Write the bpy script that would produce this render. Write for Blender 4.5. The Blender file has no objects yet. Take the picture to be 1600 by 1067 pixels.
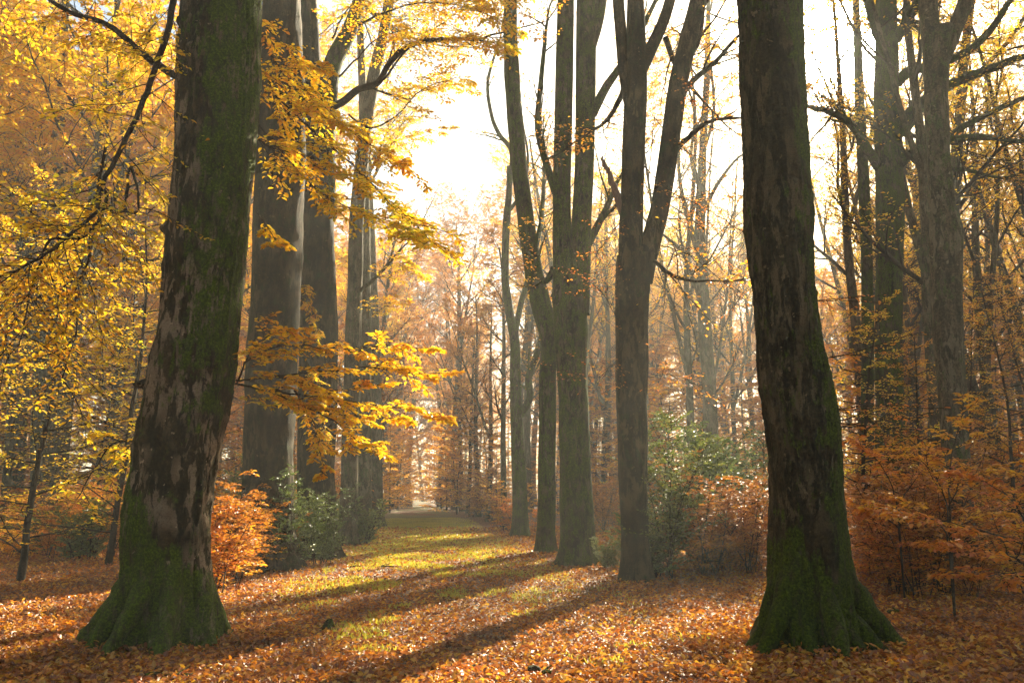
import bpy, math, random
import numpy as np
from mathutils import Vector, noise, Matrix
R = math.radians
random.seed(7); rng = np.random.default_rng(7)
sc = bpy.context.scene
COL = sc.collection

# ------------------------------------------------------------------ camera
FPX, PITCH, EYE = 1244.0, R(10.8), 1.6
cam = bpy.data.cameras.new('camera'); co = bpy.data.objects.new('camera', cam); COL.objects.link(co)
cam.sensor_width = 36.0; cam.lens = 36.0 * FPX / 1600.0
cam.clip_start = 0.1; cam.clip_end = 2000
co.location = (0, 0, EYE); co.rotation_euler = (R(90) + PITCH, 0, 0)
sc.camera = co

def ray(px, py):
    u = (533.5 - py) / FPX
    return (px - 800) / FPX, math.cos(PITCH) - u * math.sin(PITCH), math.sin(PITCH) + u * math.cos(PITCH)
def at(px, py, D):                      # the point of the world at distance D north of the camera
    x, y, z = ray(px, py)
    return Vector((x * D / y, D, EYE + z * D / y))
def mpp(px, py, D):                     # metres per pixel there
    return D / ray(px, py)[1] / FPX
def cx(y): return 0.2 - 0.1145 * y      # centre line of the avenue

# ------------------------------------------------------------------ sun and sky
sd = Vector(ray(1308, 75)).normalized()
SUN_EL = math.asin(sd.z); SUN_AZ = math.atan2(sd.x, sd.y)
w = bpy.data.worlds.new('World'); sc.world = w; w.use_nodes = True
nt = w.node_tree; nt.nodes.clear()
out = nt.nodes.new('ShaderNodeOutputWorld'); bg = nt.nodes.new('ShaderNodeBackground')
sky = nt.nodes.new('ShaderNodeTexSky'); sky.sky_type = 'NISHITA'; sky.sun_disc = False
sky.sun_elevation = SUN_EL; sky.sun_rotation = SUN_AZ
sky.air_density = 1.0; sky.dust_density = 2.0; sky.ozone_density = 1.0
bg.inputs['Strength'].default_value = 0.042
tint = nt.nodes.new('ShaderNodeMix'); tint.data_type = 'RGBA'; tint.blend_type = 'MULTIPLY'; tint.inputs[0].default_value = 1
nt.links.new(sky.outputs[0], tint.inputs[6]); tint.inputs[7].default_value = (1.0, 0.96, 0.82, 1); nt.links.new(tint.outputs[2], bg.inputs['Color'])
# the sun's own bright disc and aureole in a misty sky
tc = nt.nodes.new('ShaderNodeTexCoord'); dt = nt.nodes.new('ShaderNodeVectorMath'); dt.operation = 'DOT_PRODUCT'
dt.inputs[1].default_value = sd
nrm = nt.nodes.new('ShaderNodeVectorMath'); nrm.operation = 'NORMALIZE'
nt.links.new(tc.outputs['Generated'], nrm.inputs[0]); nt.links.new(nrm.outputs[0], dt.inputs[0])
def wpow(e, k):
    a = nt.nodes.new('ShaderNodeMath'); a.operation = 'MAXIMUM'; a.inputs[1].default_value = 0
    b = nt.nodes.new('ShaderNodeMath'); b.operation = 'POWER'; b.inputs[1].default_value = e
    c = nt.nodes.new('ShaderNodeMath'); c.operation = 'MULTIPLY'; c.inputs[1].default_value = k
    nt.links.new(dt.outputs['Value'], a.inputs[0]); nt.links.new(a.outputs[0], b.inputs[0]); nt.links.new(b.outputs[0], c.inputs[0])
    return c.outputs[0]
s1 = nt.nodes.new('ShaderNodeMath'); s1.operation = 'ADD'
nt.links.new(wpow(1500, 30.0), s1.inputs[0]); nt.links.new(wpow(60, 0.10), s1.inputs[1])
bg2 = nt.nodes.new('ShaderNodeBackground'); bg2.inputs['Color'].default_value = (1, 0.95, 0.84, 1)
nt.links.new(s1.outputs[0], bg2.inputs['Strength'])
ad = nt.nodes.new('ShaderNodeAddShader')
nt.links.new(bg.outputs[0], ad.inputs[0]); nt.links.new(bg2.outputs[0], ad.inputs[1]); nt.links.new(ad.outputs[0], out.inputs['Surface'])
sl = bpy.data.lights.new('sun', 'SUN'); sl.energy = 5.0; sl.angle = R(0.6); sl.color = (1, 0.87, 0.64)
so = bpy.data.objects.new('sun', sl); COL.objects.link(so)
so.rotation_euler = (-sd).to_track_quat('-Z', 'Y').to_euler()

sc.view_settings.view_transform = 'Standard'; sc.view_settings.look = 'None'
sc.view_settings.exposure = 2.65; sc.view_settings.gamma = 1; sc.view_settings.use_curve_mapping = False
cy = sc.cycles
cy.max_bounces = 7; cy.diffuse_bounces = 3; cy.glossy_bounces = 2; cy.transmission_bounces = 4; cy.transparent_max_bounces = 6
cy.volume_bounces = 0; cy.sample_clamp_indirect = 6; cy.use_denoising = True
cy.caustics_reflective = False; cy.caustics_refractive = False

HAZE = 0.0018

# ------------------------------------------------------------------ materials
def mat(name):
    m = bpy.data.materials.new(name); m.use_nodes = True
    n = m.node_tree; n.nodes.clear()
    o = n.nodes.new('ShaderNodeOutputMaterial')
    return m, n, o
def ramp(n, src, stops, interp='LINEAR'):
    r = n.nodes.new('ShaderNodeValToRGB'); r.color_ramp.interpolation = interp
    e = r.color_ramp.elements
    while len(e) < len(stops): e.new(0.5)
    for k, (p, c) in enumerate(stops): e[k].position = p; e[k].color = (*c, 1) if len(c) == 3 else c
    n.links.new(src, r.inputs[0]); return r.outputs[0]
def noi(n, vec, scale, detail=4, rough=0.6, dist=0.0):
    t = n.nodes.new('ShaderNodeTexNoise'); t.inputs['Scale'].default_value = scale; t.inputs['Detail'].default_value = detail
    t.inputs['Roughness'].default_value = rough; t.inputs['Distortion'].default_value = dist
    if vec: n.links.new(vec, t.inputs['Vector'])
    return t.outputs['Fac']
def mixc(n, f, a, b):
    m = n.nodes.new('ShaderNodeMix'); m.data_type = 'RGBA'
    for k, v in ((0, f), (6, a), (7, b)):
        if hasattr(v, 'is_linked'): n.links.new(v, m.inputs[k])
        else: m.inputs[k].default_value = v if k == 0 else (*v, 1)
    return m.outputs[2]
def math_(n, op, a, b=None):
    m = n.nodes.new('ShaderNodeMath'); m.operation = op
    for k, v in ((0, a), (1, b)):
        if v is None: continue
        if hasattr(v, 'is_linked'): n.links.new(v, m.inputs[k])
        else: m.inputs[k].default_value = v
    return m.outputs[0]

def leaf_mat(name, stops, trans=0.55, gloss=0.06, rough=0.4, sat=1.0):
    m, n, o = mat(name)
    g = n.nodes.new('ShaderNodeNewGeometry')
    tcn = n.nodes.new('ShaderNodeTexCoord')
    f = noi(n, tcn.outputs['Object'], 0.55, 2)
    f = math_(n, 'ADD', math_(n, 'MULTIPLY', g.outputs['Random Per Island'], 0.6), math_(n, 'MULTIPLY', math_(n, 'SUBTRACT', f, 0.28), 0.9))
    c = ramp(n, f, stops)
    if name == 'leaf_litter':
        lo = ramp(n, noi(n, tcn.outputs['Object'], 0.9, 6, 0.65), [(0.36, (0.38, 0.33, 0.30)), (0.48, (0.9, 0.87, 0.82)), (0.65, (1.0, 1.0, 1.0))])
        mu = n.nodes.new('ShaderNodeMix'); mu.data_type = 'RGBA'; mu.blend_type = 'MULTIPLY'; mu.inputs[0].default_value = 1; n.links.new(c, mu.inputs[6]); n.links.new(lo, mu.inputs[7]); c = mu.outputs[2]
    d = n.nodes.new('ShaderNodeBsdfDiffuse'); t = n.nodes.new('ShaderNodeBsdfTranslucent'); gl = n.nodes.new('ShaderNodeBsdfGlossy')
    gl.inputs['Roughness'].default_value = rough; gl.inputs['Color'].default_value = (1, 1, 1, 1)
    n.links.new(c, d.inputs['Color']); n.links.new(c, t.inputs['Color'])
    a = n.nodes.new('ShaderNodeMixShader'); a.inputs[0].default_value = trans
    n.links.new(d.outputs[0], a.inputs[1]); n.links.new(t.outputs[0], a.inputs[2])
    b = n.nodes.new('ShaderNodeMixShader'); b.inputs[0].default_value = gloss
    n.links.new(a.outputs[0], b.inputs[1]); n.links.new(gl.outputs[0], b.inputs[2])
    n.links.new(b.outputs[0], o.inputs['Surface']); return m
M = {}
M['gold'] = leaf_mat('leaf_gold', [(0.05, (0.42, 0.46, 0.02)), (0.3, (0.85, 0.62, 0.02)), (0.62, (0.88, 0.50, 0.015)), (0.85, (0.7, 0.27, 0.012)), (1, (0.3, 0.08, 0.01))], 0.65)
M['amber'] = leaf_mat('leaf_amber', [(0.05, (0.8, 0.6, 0.03)), (0.3, (0.85, 0.47, 0.02)), (0.6, (0.75, 0.32, 0.015)), (1, (0.4, 0.12, 0.01))], 0.6)
M['rust'] = leaf_mat('leaf_rust', [(0.05, (0.8, 0.48, 0.02)), (0.3, (0.78, 0.3, 0.012)), (0.65, (0.62, 0.17, 0.01)), (1, (0.3, 0.06, 0.008))], 0.55)
M['brown'] = leaf_mat('leaf_brown', [(0.05, (0.7, 0.36, 0.03)), (0.4, (0.56, 0.22, 0.02)), (0.8, (0.38, 0.12, 0.015)), (1, (0.2, 0.06, 0.01))], 0.5)
M['holly'] = leaf_mat('leaf_holly', [(0.1, (0.05, 0.085, 0.012)), (0.5, (0.10, 0.15, 0.02)), (0.95, (0.3, 0.33, 0.04))], 0.35, 0.08, 0.38)
M['litter'] = leaf_mat('leaf_litter', [(0.05, (0.45, 0.19, 0.03)), (0.25, (0.66, 0.25, 0.018)), (0.42, (0.36, 0.10, 0.012)), (0.6, (0.18, 0.05, 0.012)), (0.76, (0.78, 0.42, 0.03)), (0.88, (0.5, 0.27, 0.10)), (1, (0.2, 0.07, 0.02))], 0.4, 0.04, 0.45)
M['grass'] = leaf_mat('grass_blade', [(0.1, (0.2, 0.24, 0.02)), (0.5, (0.46, 0.42, 0.03)), (1, (0.65, 0.48, 0.05))], 0.55, 0.05, 0.4)
M['holly_lit'] = leaf_mat('leaf_holly_lit', [(0.1, (0.06, 0.09, 0.012)), (0.5, (0.14, 0.17, 0.02)), (1, (0.36, 0.32, 0.04))], 0.42, 0.07, 0.38)  # lighter copy of the holly leaf, sunlight painted into its colour

def bark_mat(name, base=(0.075, 0.058, 0.04), light=(0.2, 0.17, 0.13), moss=(0.03, 0.042, 0.006), amount=0.5, use_attr=False, bump=0.6, sc_=1.0):
    m, n, o = mat(name)
    tcn = n.nodes.new('ShaderNodeTexCoord'); v = tcn.outputs['Object']
    mp = n.nodes.new('ShaderNodeMapping'); mp.inputs['Scale'].default_value = (1, 1, 0.28); n.links.new(v, mp.inputs[0]); vs = mp.outputs[0]
    f1 = math_(n, 'ADD', math_(n, 'MULTIPLY', noi(n, vs, 5 * sc_, 10, 0.75), 0.5), math_(n, 'MULTIPLY', noi(n, v, 22 * sc_, 8, 0.75), 0.5))
    c = ramp(n, f1, [(0.40, tuple(k * 0.22 for k in base)), (0.49, base), (0.59, tuple(k * 2.9 for k in base))])
    f2 = noi(n, vs, 9 * sc_, 6, 0.65, 0.4)
    lm = ramp(n, f2, [(0.50, (0, 0, 0)), (0.54, (1, 1, 1))])
    f2b = noi(n, v, 1.3 * sc_, 3, 0.5)
    lm = math_(n, 'MULTIPLY', lm, ramp(n, f2b, [(0.38, (0, 0, 0)), (0.55, (0.9, 0.9, 0.9))]))
    c = mixc(n, lm, c, light)
    vl = n.nodes.new('ShaderNodeTexVoronoi'); vl.inputs['Scale'].default_value = 15 * sc_; wv = n.nodes.new('ShaderNodeTexNoise'); wv.inputs['Scale'].default_value = 14; n.links.new(v, wv.inputs['Vector']); wm = n.nodes.new('ShaderNodeVectorMath'); wm.operation = 'MULTIPLY_ADD'; wm.inputs[1].default_value = (0.14, 0.14, 0.14); n.links.new(wv.outputs['Color'], wm.inputs[0]); n.links.new(v, wm.inputs[2]); n.links.new(wm.outputs[0], vl.inputs['Vector'])
    spl = n.nodes.new('ShaderNodeSeparateColor'); n.links.new(vl.outputs['Color'], spl.inputs[0])
    ls = math_(n, 'LESS_THAN', math_(n, 'ADD', vl.outputs['Distance'], math_(n, 'MULTIPLY', f2, 0.5)), math_(n, 'ADD', math_(n, 'MULTIPLY', math_(n, 'MULTIPLY', math_(n, 'GREATER_THAN', spl.outputs[0], 0.8), spl.outputs[1]), 0.62), 0.02))
    c = mixc(n, math_(n, 'MULTIPLY', ls, 0.75), c, tuple(k * 1.6 for k in light))
    f3 = math_(n, 'ADD', math_(n, 'MULTIPLY', noi(n, v, 2.2 * sc_, 9, 0.7, 0.3), 0.55), math_(n, 'MULTIPLY', noi(n, vs, 16 * sc_, 6, 0.7), 0.45))
    if use_attr:
        at_ = n.nodes.new('ShaderNodeAttribute'); at_.attribute_name = 'moss'
        f3 = math_(n, 'ADD', f3, math_(n, 'MULTIPLY', math_(n, 'SUBTRACT', at_.outputs['Fac'], 0.35), 0.42))
    mm = ramp(n, f3, [(0.60 - 0.22 * amount, (0, 0, 0)), (0.65 - 0.22 * amount, (1, 1, 1))])
    f4 = noi(n, v, 38, 4, 0.8)
    mc = ramp(n, f4, [(0.36, tuple(k * 0.25 for k in moss)), (0.5, moss), (0.66, tuple(k * 2.4 for k in moss))])
    f5 = noi(n, vs, 13 * sc_, 9, 0.78)
    mm = math_(n, 'MULTIPLY', mm, ramp(n, f5, [(0.40, (0.15, 0.15, 0.15)), (0.50, (1, 1, 1))]))
    c = mixc(n, mm, c, mc)
    mw = n.nodes.new('ShaderNodeMapping'); mw.inputs['Scale'].default_value = (1, 1, 2.6); n.links.new(v, mw.inputs[0])
    f6 = ramp(n, math_(n, 'ADD', math_(n, 'MULTIPLY', noi(n, mw.outputs[0], 26 * sc_, 7, 0.8), 0.5), math_(n, 'MULTIPLY', noi(n, v, 75, 4, 0.8), 0.5)), [(0.40, (0.35, 0.33, 0.3)), (0.50, (1, 1, 1)), (0.60, (1.0, 1.0, 1.0))])
    mz = n.nodes.new('ShaderNodeMix'); mz.data_type = 'RGBA'; mz.blend_type = 'MULTIPLY'; mz.inputs[0].default_value = 1; n.links.new(c, mz.inputs[6]); n.links.new(f6, mz.inputs[7]); c = mz.outputs[2]
    p = n.nodes.new('ShaderNodeBsdfPrincipled'); n.links.new(c, p.inputs['Base Color']); p.inputs['Roughness'].default_value = 0.85
    p.inputs['Specular IOR Level'].default_value = 0.1
    p.inputs['Sheen Weight'].default_value = 0.05; p.inputs['Sheen Tint'].default_value = (0.5, 0.6, 0.15, 1)
    h = math_(n, 'ADD', math_(n, 'MULTIPLY', f1, 0.9), math_(n, 'ADD', math_(n, 'MULTIPLY', noi(n, vs, 34 * sc_, 5, 0.7), 0.35), math_(n, 'MULTIPLY', math_(n, 'MULTIPLY', f4, mm), 0.5)))
    b = n.nodes.new('ShaderNodeBump'); b.inputs['Strength'].default_value = bump; b.inputs['Distance'].default_value = 0.08
    n.links.new(h, b.inputs['Height']); n.links.new(b.outputs[0], p.inputs['Normal'])
    n.links.new(p.outputs[0], o.inputs['Surface']); return m
M['bark_near'] = bark_mat('bark_mossy_beech', (0.028, 0.017, 0.007), (0.28, 0.20, 0.13), (0.06, 0.085, 0.004), amount=0.5, use_attr=True, bump=0.9)
M['bark_right'] = bark_mat('bark_dark_beech', (0.024, 0.016, 0.007), (0.12, 0.085, 0.045), (0.052, 0.068, 0.004), amount=0.62, use_attr=True, bump=0.9)
M['bark'] = bark_mat('bark_beech', (0.026, 0.018, 0.009), (0.12, 0.09, 0.055), (0.055, 0.072, 0.005), amount=0.62, bump=0.7)
M['bark_brown'] = bark_mat('bark_brown', (0.02, 0.011, 0.005), (0.10, 0.066, 0.036), (0.02, 0.028, 0.004), amount=0.25, bump=0.7)
M['bark_pale'] = bark_mat('bark_pale', (0.05, 0.035, 0.02), (0.16, 0.125, 0.08), (0.06, 0.07, 0.02), amount=0.35, bump=0.6)
M['twig'] = bark_mat('bark_twig', (0.03, 0.018, 0.011), (0.06, 0.045, 0.03), amount=0.1, bump=0.3)
def wood_mat():
    m, n, o = mat('broken_wood'); tcn = n.nodes.new('ShaderNodeTexCoord')
    mp = n.nodes.new('ShaderNodeMapping'); mp.inputs['Scale'].default_value = (1, 1, 0.1); n.links.new(tcn.outputs['Object'], mp.inputs[0])
    c = ramp(n, noi(n, mp.outputs[0], 60, 5), [(0.3, (0.08, 0.05, 0.035)), (0.6, (0.2, 0.13, 0.09)), (0.8, (0.3, 0.2, 0.14))])
    p = n.nodes.new('ShaderNodeBsdfPrincipled'); p.inputs['Roughness'].default_value = 0.9; n.links.new(c, p.inputs['Base Color']); n.links.new(p.outputs[0], o.inputs[0]); return m
M['wood'] = wood_mat()
def ground_mat(name, grass):
    m, n, o = mat(name)
    tcn = n.nodes.new('ShaderNodeTexCoord'); v = tcn.outputs['Object']
    dd = n.nodes.new('ShaderNodeTexNoise'); dd.inputs['Scale'].default_value = 14; n.links.new(v, dd.inputs['Vector'])
    mx = n.nodes.new('ShaderNodeVectorMath'); mx.operation = 'MULTIPLY_ADD'; n.links.new(dd.outputs['Color'], mx.inputs[0]); mx.inputs[1].default_value = (0.06, 0.06, 0); n.links.new(v, mx.inputs[2])
    vo = n.nodes.new('ShaderNodeTexVoronoi'); vo.inputs['Scale'].default_value = 19; n.links.new(mx.outputs[0], vo.inputs['Vector'])
    sp = n.nodes.new('ShaderNodeSeparateColor'); n.links.new(vo.outputs['Color'], sp.inputs[0])
    c = ramp(n, sp.outputs[0], [(0.0, (0.07, 0.03, 0.014)), (0.25, (0.17, 0.06, 0.018)), (0.5, (0.28, 0.085, 0.015)), (0.75, (0.36, 0.16, 0.03)), (1, (0.3, 0.19, 0.09))])
    c = mixc(n, ramp(n, vo.outputs['Distance'], [(0.3, (0, 0, 0)), (0.6, (0.7, 0.7, 0.7))]), c, (0.03, 0.018, 0.01))
    if grass:
        gr = ramp(n, noi(n, v, 60, 4, 0.8), [(0.3, (0.05, 0.06, 0.012)), (0.6, (0.16, 0.18, 0.03)), (0.8, (0.3, 0.28, 0.05))])
        at_ = n.nodes.new('ShaderNodeAttribute'); at_.attribute_name = 'grass'
        gm = math_(n, 'ADD', noi(n, v, 1.1, 6, 0.7), at_.outputs['Fac'])
        c = mixc(n, ramp(n, gm, [(0.62, (0, 0, 0)), (0.78, (1, 1, 1))]), c, gr)
    p = n.nodes.new('ShaderNodeBsdfPrincipled'); n.links.new(c, p.inputs['Base Color']); p.inputs['Roughness'].default_value = 0.7
    b = n.nodes.new('ShaderNodeBump'); b.inputs['Strength'].default_value = 0.9; b.inputs['Distance'].default_value = 0.04
    n.links.new(math_(n, 'ADD', sp.outputs[1], math_(n, 'MULTIPLY', vo.outputs['Distance'], -1.0)), b.inputs['Height']); n.links.new(b.outputs[0], p.inputs['Normal'])
    n.links.new(p.outputs[0], o.inputs[0]); return m
M['ground'] = ground_mat('leafy_ground', False); M['path'] = ground_mat('grassy_track', True)

# ------------------------------------------------------------------ mesh builder
UP = Vector((0, 0, 1))
class MB:
    def __init__(s): s.v = []; s.q = []; s.mi = []; s.n = 0; s.lf = []; s.moss = []
    def add(s, v, q, mi=0):
        s.v.append(np.asarray(v, dtype=np.float32)); s.q.append(np.asarray(q, dtype=np.int32) + s.n); s.mi.append(np.full(len(q), mi, dtype=np.int32)); s.n += len(v)
    def tube(s, pts, rad, sides=5, mi=0):
        P = np.array([tuple(p) for p in pts], dtype=np.float64); k = len(P)
        if k < 2: return
        T = np.gradient(P, axis=0); T /= np.linalg.norm(T, axis=1)[:, None] + 1e-9
        ref = np.array((0.0, 0.0, 1.0)) if abs(T[:, 2]).mean() < 0.8 else np.array((1.0, 0.0, 0.0))
        A = np.cross(T, ref); A /= np.linalg.norm(A, axis=1)[:, None] + 1e-9; B = np.cross(A, T)
        a = np.arange(sides) * 2 * np.pi / sides
        r = np.asarray(rad)[:, None, None]
        V = P[:, None, :] + r * (np.cos(a)[None, :, None] * A[:, None, :] + np.sin(a)[None, :, None] * B[:, None, :])
        i = np.arange(k - 1)[:, None] * sides; j = np.arange(sides)[None, :]; j2 = (j + 1) % sides
        Q = np.stack([i + j, i + sides + j, i + sides + j2, i + j2], -1).reshape(-1, 4)
        s.add(V.reshape(-1, 3), Q, mi)
        if sides >= 6 and rad[-1] > 0.012:       # close the end
            b = (k - 1) * sides; c = np.vstack([V[-1], P[-1][None]])
            s.add(c, [(j0, sides, (j0 + 1) % sides, (j0 + 1) % sides) for j0 in range(sides)] if False else [(x, sides, (x + 2) % sides, (x + 1) % sides) for x in range(0, sides - sides % 2, 2)], mi)
    def leaf(s, p, d, nrm, size): s.lf.append((p[0], p[1], p[2], d[0], d[1], d[2], nrm[0], nrm[1], nrm[2], size))
    def flush(s, mi, six=False, width=0.58, fold=0.12):
        if not s.lf: return
        L = np.array(s.lf, dtype=np.float32); s.lf = []
        s.leaves(L[:, :3], L[:, 3:6], L[:, 6:9], L[:, 9], mi, six, width, fold)
    def leaves(s, P, D, N, S, mi, six=False, width=0.58, fold=0.12):
        D = D / (np.linalg.norm(D, axis=1)[:, None] + 1e-9)
        W = np.cross(D, N); W /= np.linalg.norm(W, axis=1)[:, None] + 1e-9; N = np.cross(W, D)
        S = S[:, None]; n = len(P); h = W * S * width * 0.5; up = N * S * fold
        if six:
            curl = N * S * rng.uniform(-0.15, 0.1, (n, 1))
            V = np.stack([P, P + D * S * 0.3 + h * 0.9 + up, P + D * S * 0.68 + h * 0.8 + up, P + D * S + curl, P + D * S * 0.68 - h * 0.8 + up, P + D * S * 0.3 - h * 0.9 + up], 1)
            b = np.arange(n)[:, None] * 6
            Q = np.concatenate([b + np.array([[0, 3, 2, 1]]), b + np.array([[0, 5, 4, 3]])], 1).reshape(-1, 4)
        else:
            V = np.stack([P, P + D * S * 0.45 + h + up, P + D * S, P + D * S * 0.45 - h + up], 1)
            Q = np.arange(n)[:, None] * 4 + np.array([[0, 3, 2, 1]])
        s.add(V.reshape(-1, 3), Q, mi)
    def build(s, name, mats, parent=None, smooth=True, attr=None):
        V = np.concatenate(s.v); Q = np.concatenate(s.q); mi = np.concatenate(s.mi)
        me = bpy.data.meshes.new(name); me.vertices.add(len(V)); me.vertices.foreach_set('co', V.ravel())
        me.loops.add(Q.size); me.loops.foreach_set('vertex_index', Q.ravel())
        me.polygons.add(len(Q)); me.polygons.foreach_set('loop_start', np.arange(len(Q), dtype=np.int32) * 4)
        me.polygons.foreach_set('loop_total', np.full(len(Q), 4, dtype=np.int32))
        me.polygons.foreach_set('material_index', mi)
        me.polygons.foreach_set('use_smooth', np.full(len(Q), smooth, dtype=bool))
        if attr:
            for an, arr in attr.items():
                a = me.attributes.new(an, 'FLOAT', 'POINT'); a.data.foreach_set('value', np.asarray(arr, dtype=np.float32))
        me.update(); me.validate(); 
        for m in (mats if isinstance(mats, (list, tuple)) else [mats]): me.materials.append(m)
        o = bpy.data.objects.new(name, me); COL.objects.link(o)
        if parent: o.parent = parent
        return o
def tag(o, label, cat=None, group=None, kind=None):
    if label: o['label'] = label
    if cat: o['category'] = cat
    if group: o['group'] = group
    if kind: o['kind'] = kind
    return o
def thing(name, label, cat, loc=(0, 0, 0), rz=0, group=None):
    o = bpy.data.objects.new(name, None); COL.objects.link(o); o.location = loc; o.rotation_euler = (0, 0, rz); o.empty_display_size = 0.2
    return tag(o, label, cat, group)
def dup(root, loc, rz, label, group, scale=1.0, mats=None, tilt=(0, 0)):
    r = root.copy(); COL.objects.link(r); r.location = loc; r.rotation_euler = (tilt[0], tilt[1], rz); r.scale = (scale,) * 3 if not isinstance(scale, tuple) else scale
    r['label'] = label; r['group'] = group
    for ch in list(root.children):
        c = ch.copy(); COL.objects.link(c); c.parent = r; setm(c, mats)
        for g in ch.children:
            d = g.copy(); COL.objects.link(d); d.parent = c; setm(d, mats)
    return r
def setm(o, mats):
    if not mats: return
    for s_ in o.material_slots:
        if s_.material and s_.material.name in mats:
            nm = mats[s_.material.name]; s_.link = 'OBJECT'; s_.material = nm
def rel(o, root): return o

def rv(a=1.0): return Vector((random.uniform(-a, a), random.uniform(-a, a), random.uniform(-a, a)))
def poly_leaves(mb, pts, n, size, flat=0.35, t0=0.05):
    k = len(pts) - 1
    for i in range(n):
        t = t0 + (1 - t0) * (i + random.random()) / n; f = t * k; a = min(int(f), k - 1)
        p = pts[a].lerp(pts[a + 1], f - a); d = (pts[a + 1] - pts[a]).normalized()
        side = d.cross(UP)
        if side.length < 0.2: side = Vector((random.uniform(-1, 1), random.uniform(-1, 1), 0))
        side.normalize(); side *= 1 if i % 2 else -1
        ld = d * random.uniform(0.2, 0.9) + side * random.uniform(0.5, 1) + rv(0.25) + Vector((0, 0, -0.12))
        nn = UP + rv(flat)
        mb.leaf(p + side * 0.01, ld, nn, size * random.uniform(0.5, 1.3))
def grow(mb, p, d, L, r, lvl, S):
    n = S['seg'][lvl]; pts = [p.copy()]; d = d.normalized()
    for i in range(n):
        d = (d + rv(S['wander'][lvl]) + UP * S['trop'][lvl]).normalized(); p = p + d * (L / n); pts.append(p.copy())
    rad = [max(r * (1 - 0.72 * i / n), 0.003) for i in range(n + 1)]
    mb.tube(pts, rad, S['sides'][lvl], 0)
    last = lvl == len(S['nb']) - 1
    if last or S.get('leafall', 9) <= lvl: poly_leaves(mb, pts, int(S['leaves'] * (1 if last else 0.8)), S['size'], S.get('flat', 0.45), 0.05 if last else 0.4)
    if last: return
    m = S['nb'][lvl]; ph = random.uniform(0, 6.28)
    for i in range(m):
        t = S['start'][lvl] + (1 - S['start'][lvl]) * (i + random.random() * 0.8) / m; f = t * n; a = min(int(f), n - 1)
        q = pts[a].lerp(pts[a + 1], f - a); dd = (pts[a + 1] - pts[a]).normalized()
        if lvl >= S.get('planar', 1):
            side = dd.cross(UP)
            if side.length < 0.15: side = Vector((math.cos(ph), math.sin(ph), 0))
            side = side.normalized() * (1 if i % 2 else -1) + rv(0.35)
        else:
            ph += 2.4; b = dd.orthogonal().normalized(); side = Matrix.Rotation(ph, 3, dd) @ b
        an = S['ang'][lvl] * random.uniform(0.75, 1.25)
        grow(mb, q, dd * math.cos(an) + side * math.sin(an), L * S['ratio'][lvl] * (1.1 - 0.6 * t) * random.uniform(0.7, 1.25), max(rad[a] * 0.55, 0.004), lvl + 1, S)

MATURE = dict(seg=[9, 7, 4], wander=[0.16, 0.2, 0.2], trop=[0.05, 0.03, 0.0], sides=[6, 4, 3], nb=[11, 10, 0], start=[0.2, 0.12, 0], ratio=[0.52, 0.45], ang=[0.75, 0.85], leaves=22, size=0.10, planar=1)
FAR = dict(MATURE, leaves=22, size=0.16, nb=[10, 8, 0])
def lots(S, **k): return dict(S, **k)

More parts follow.
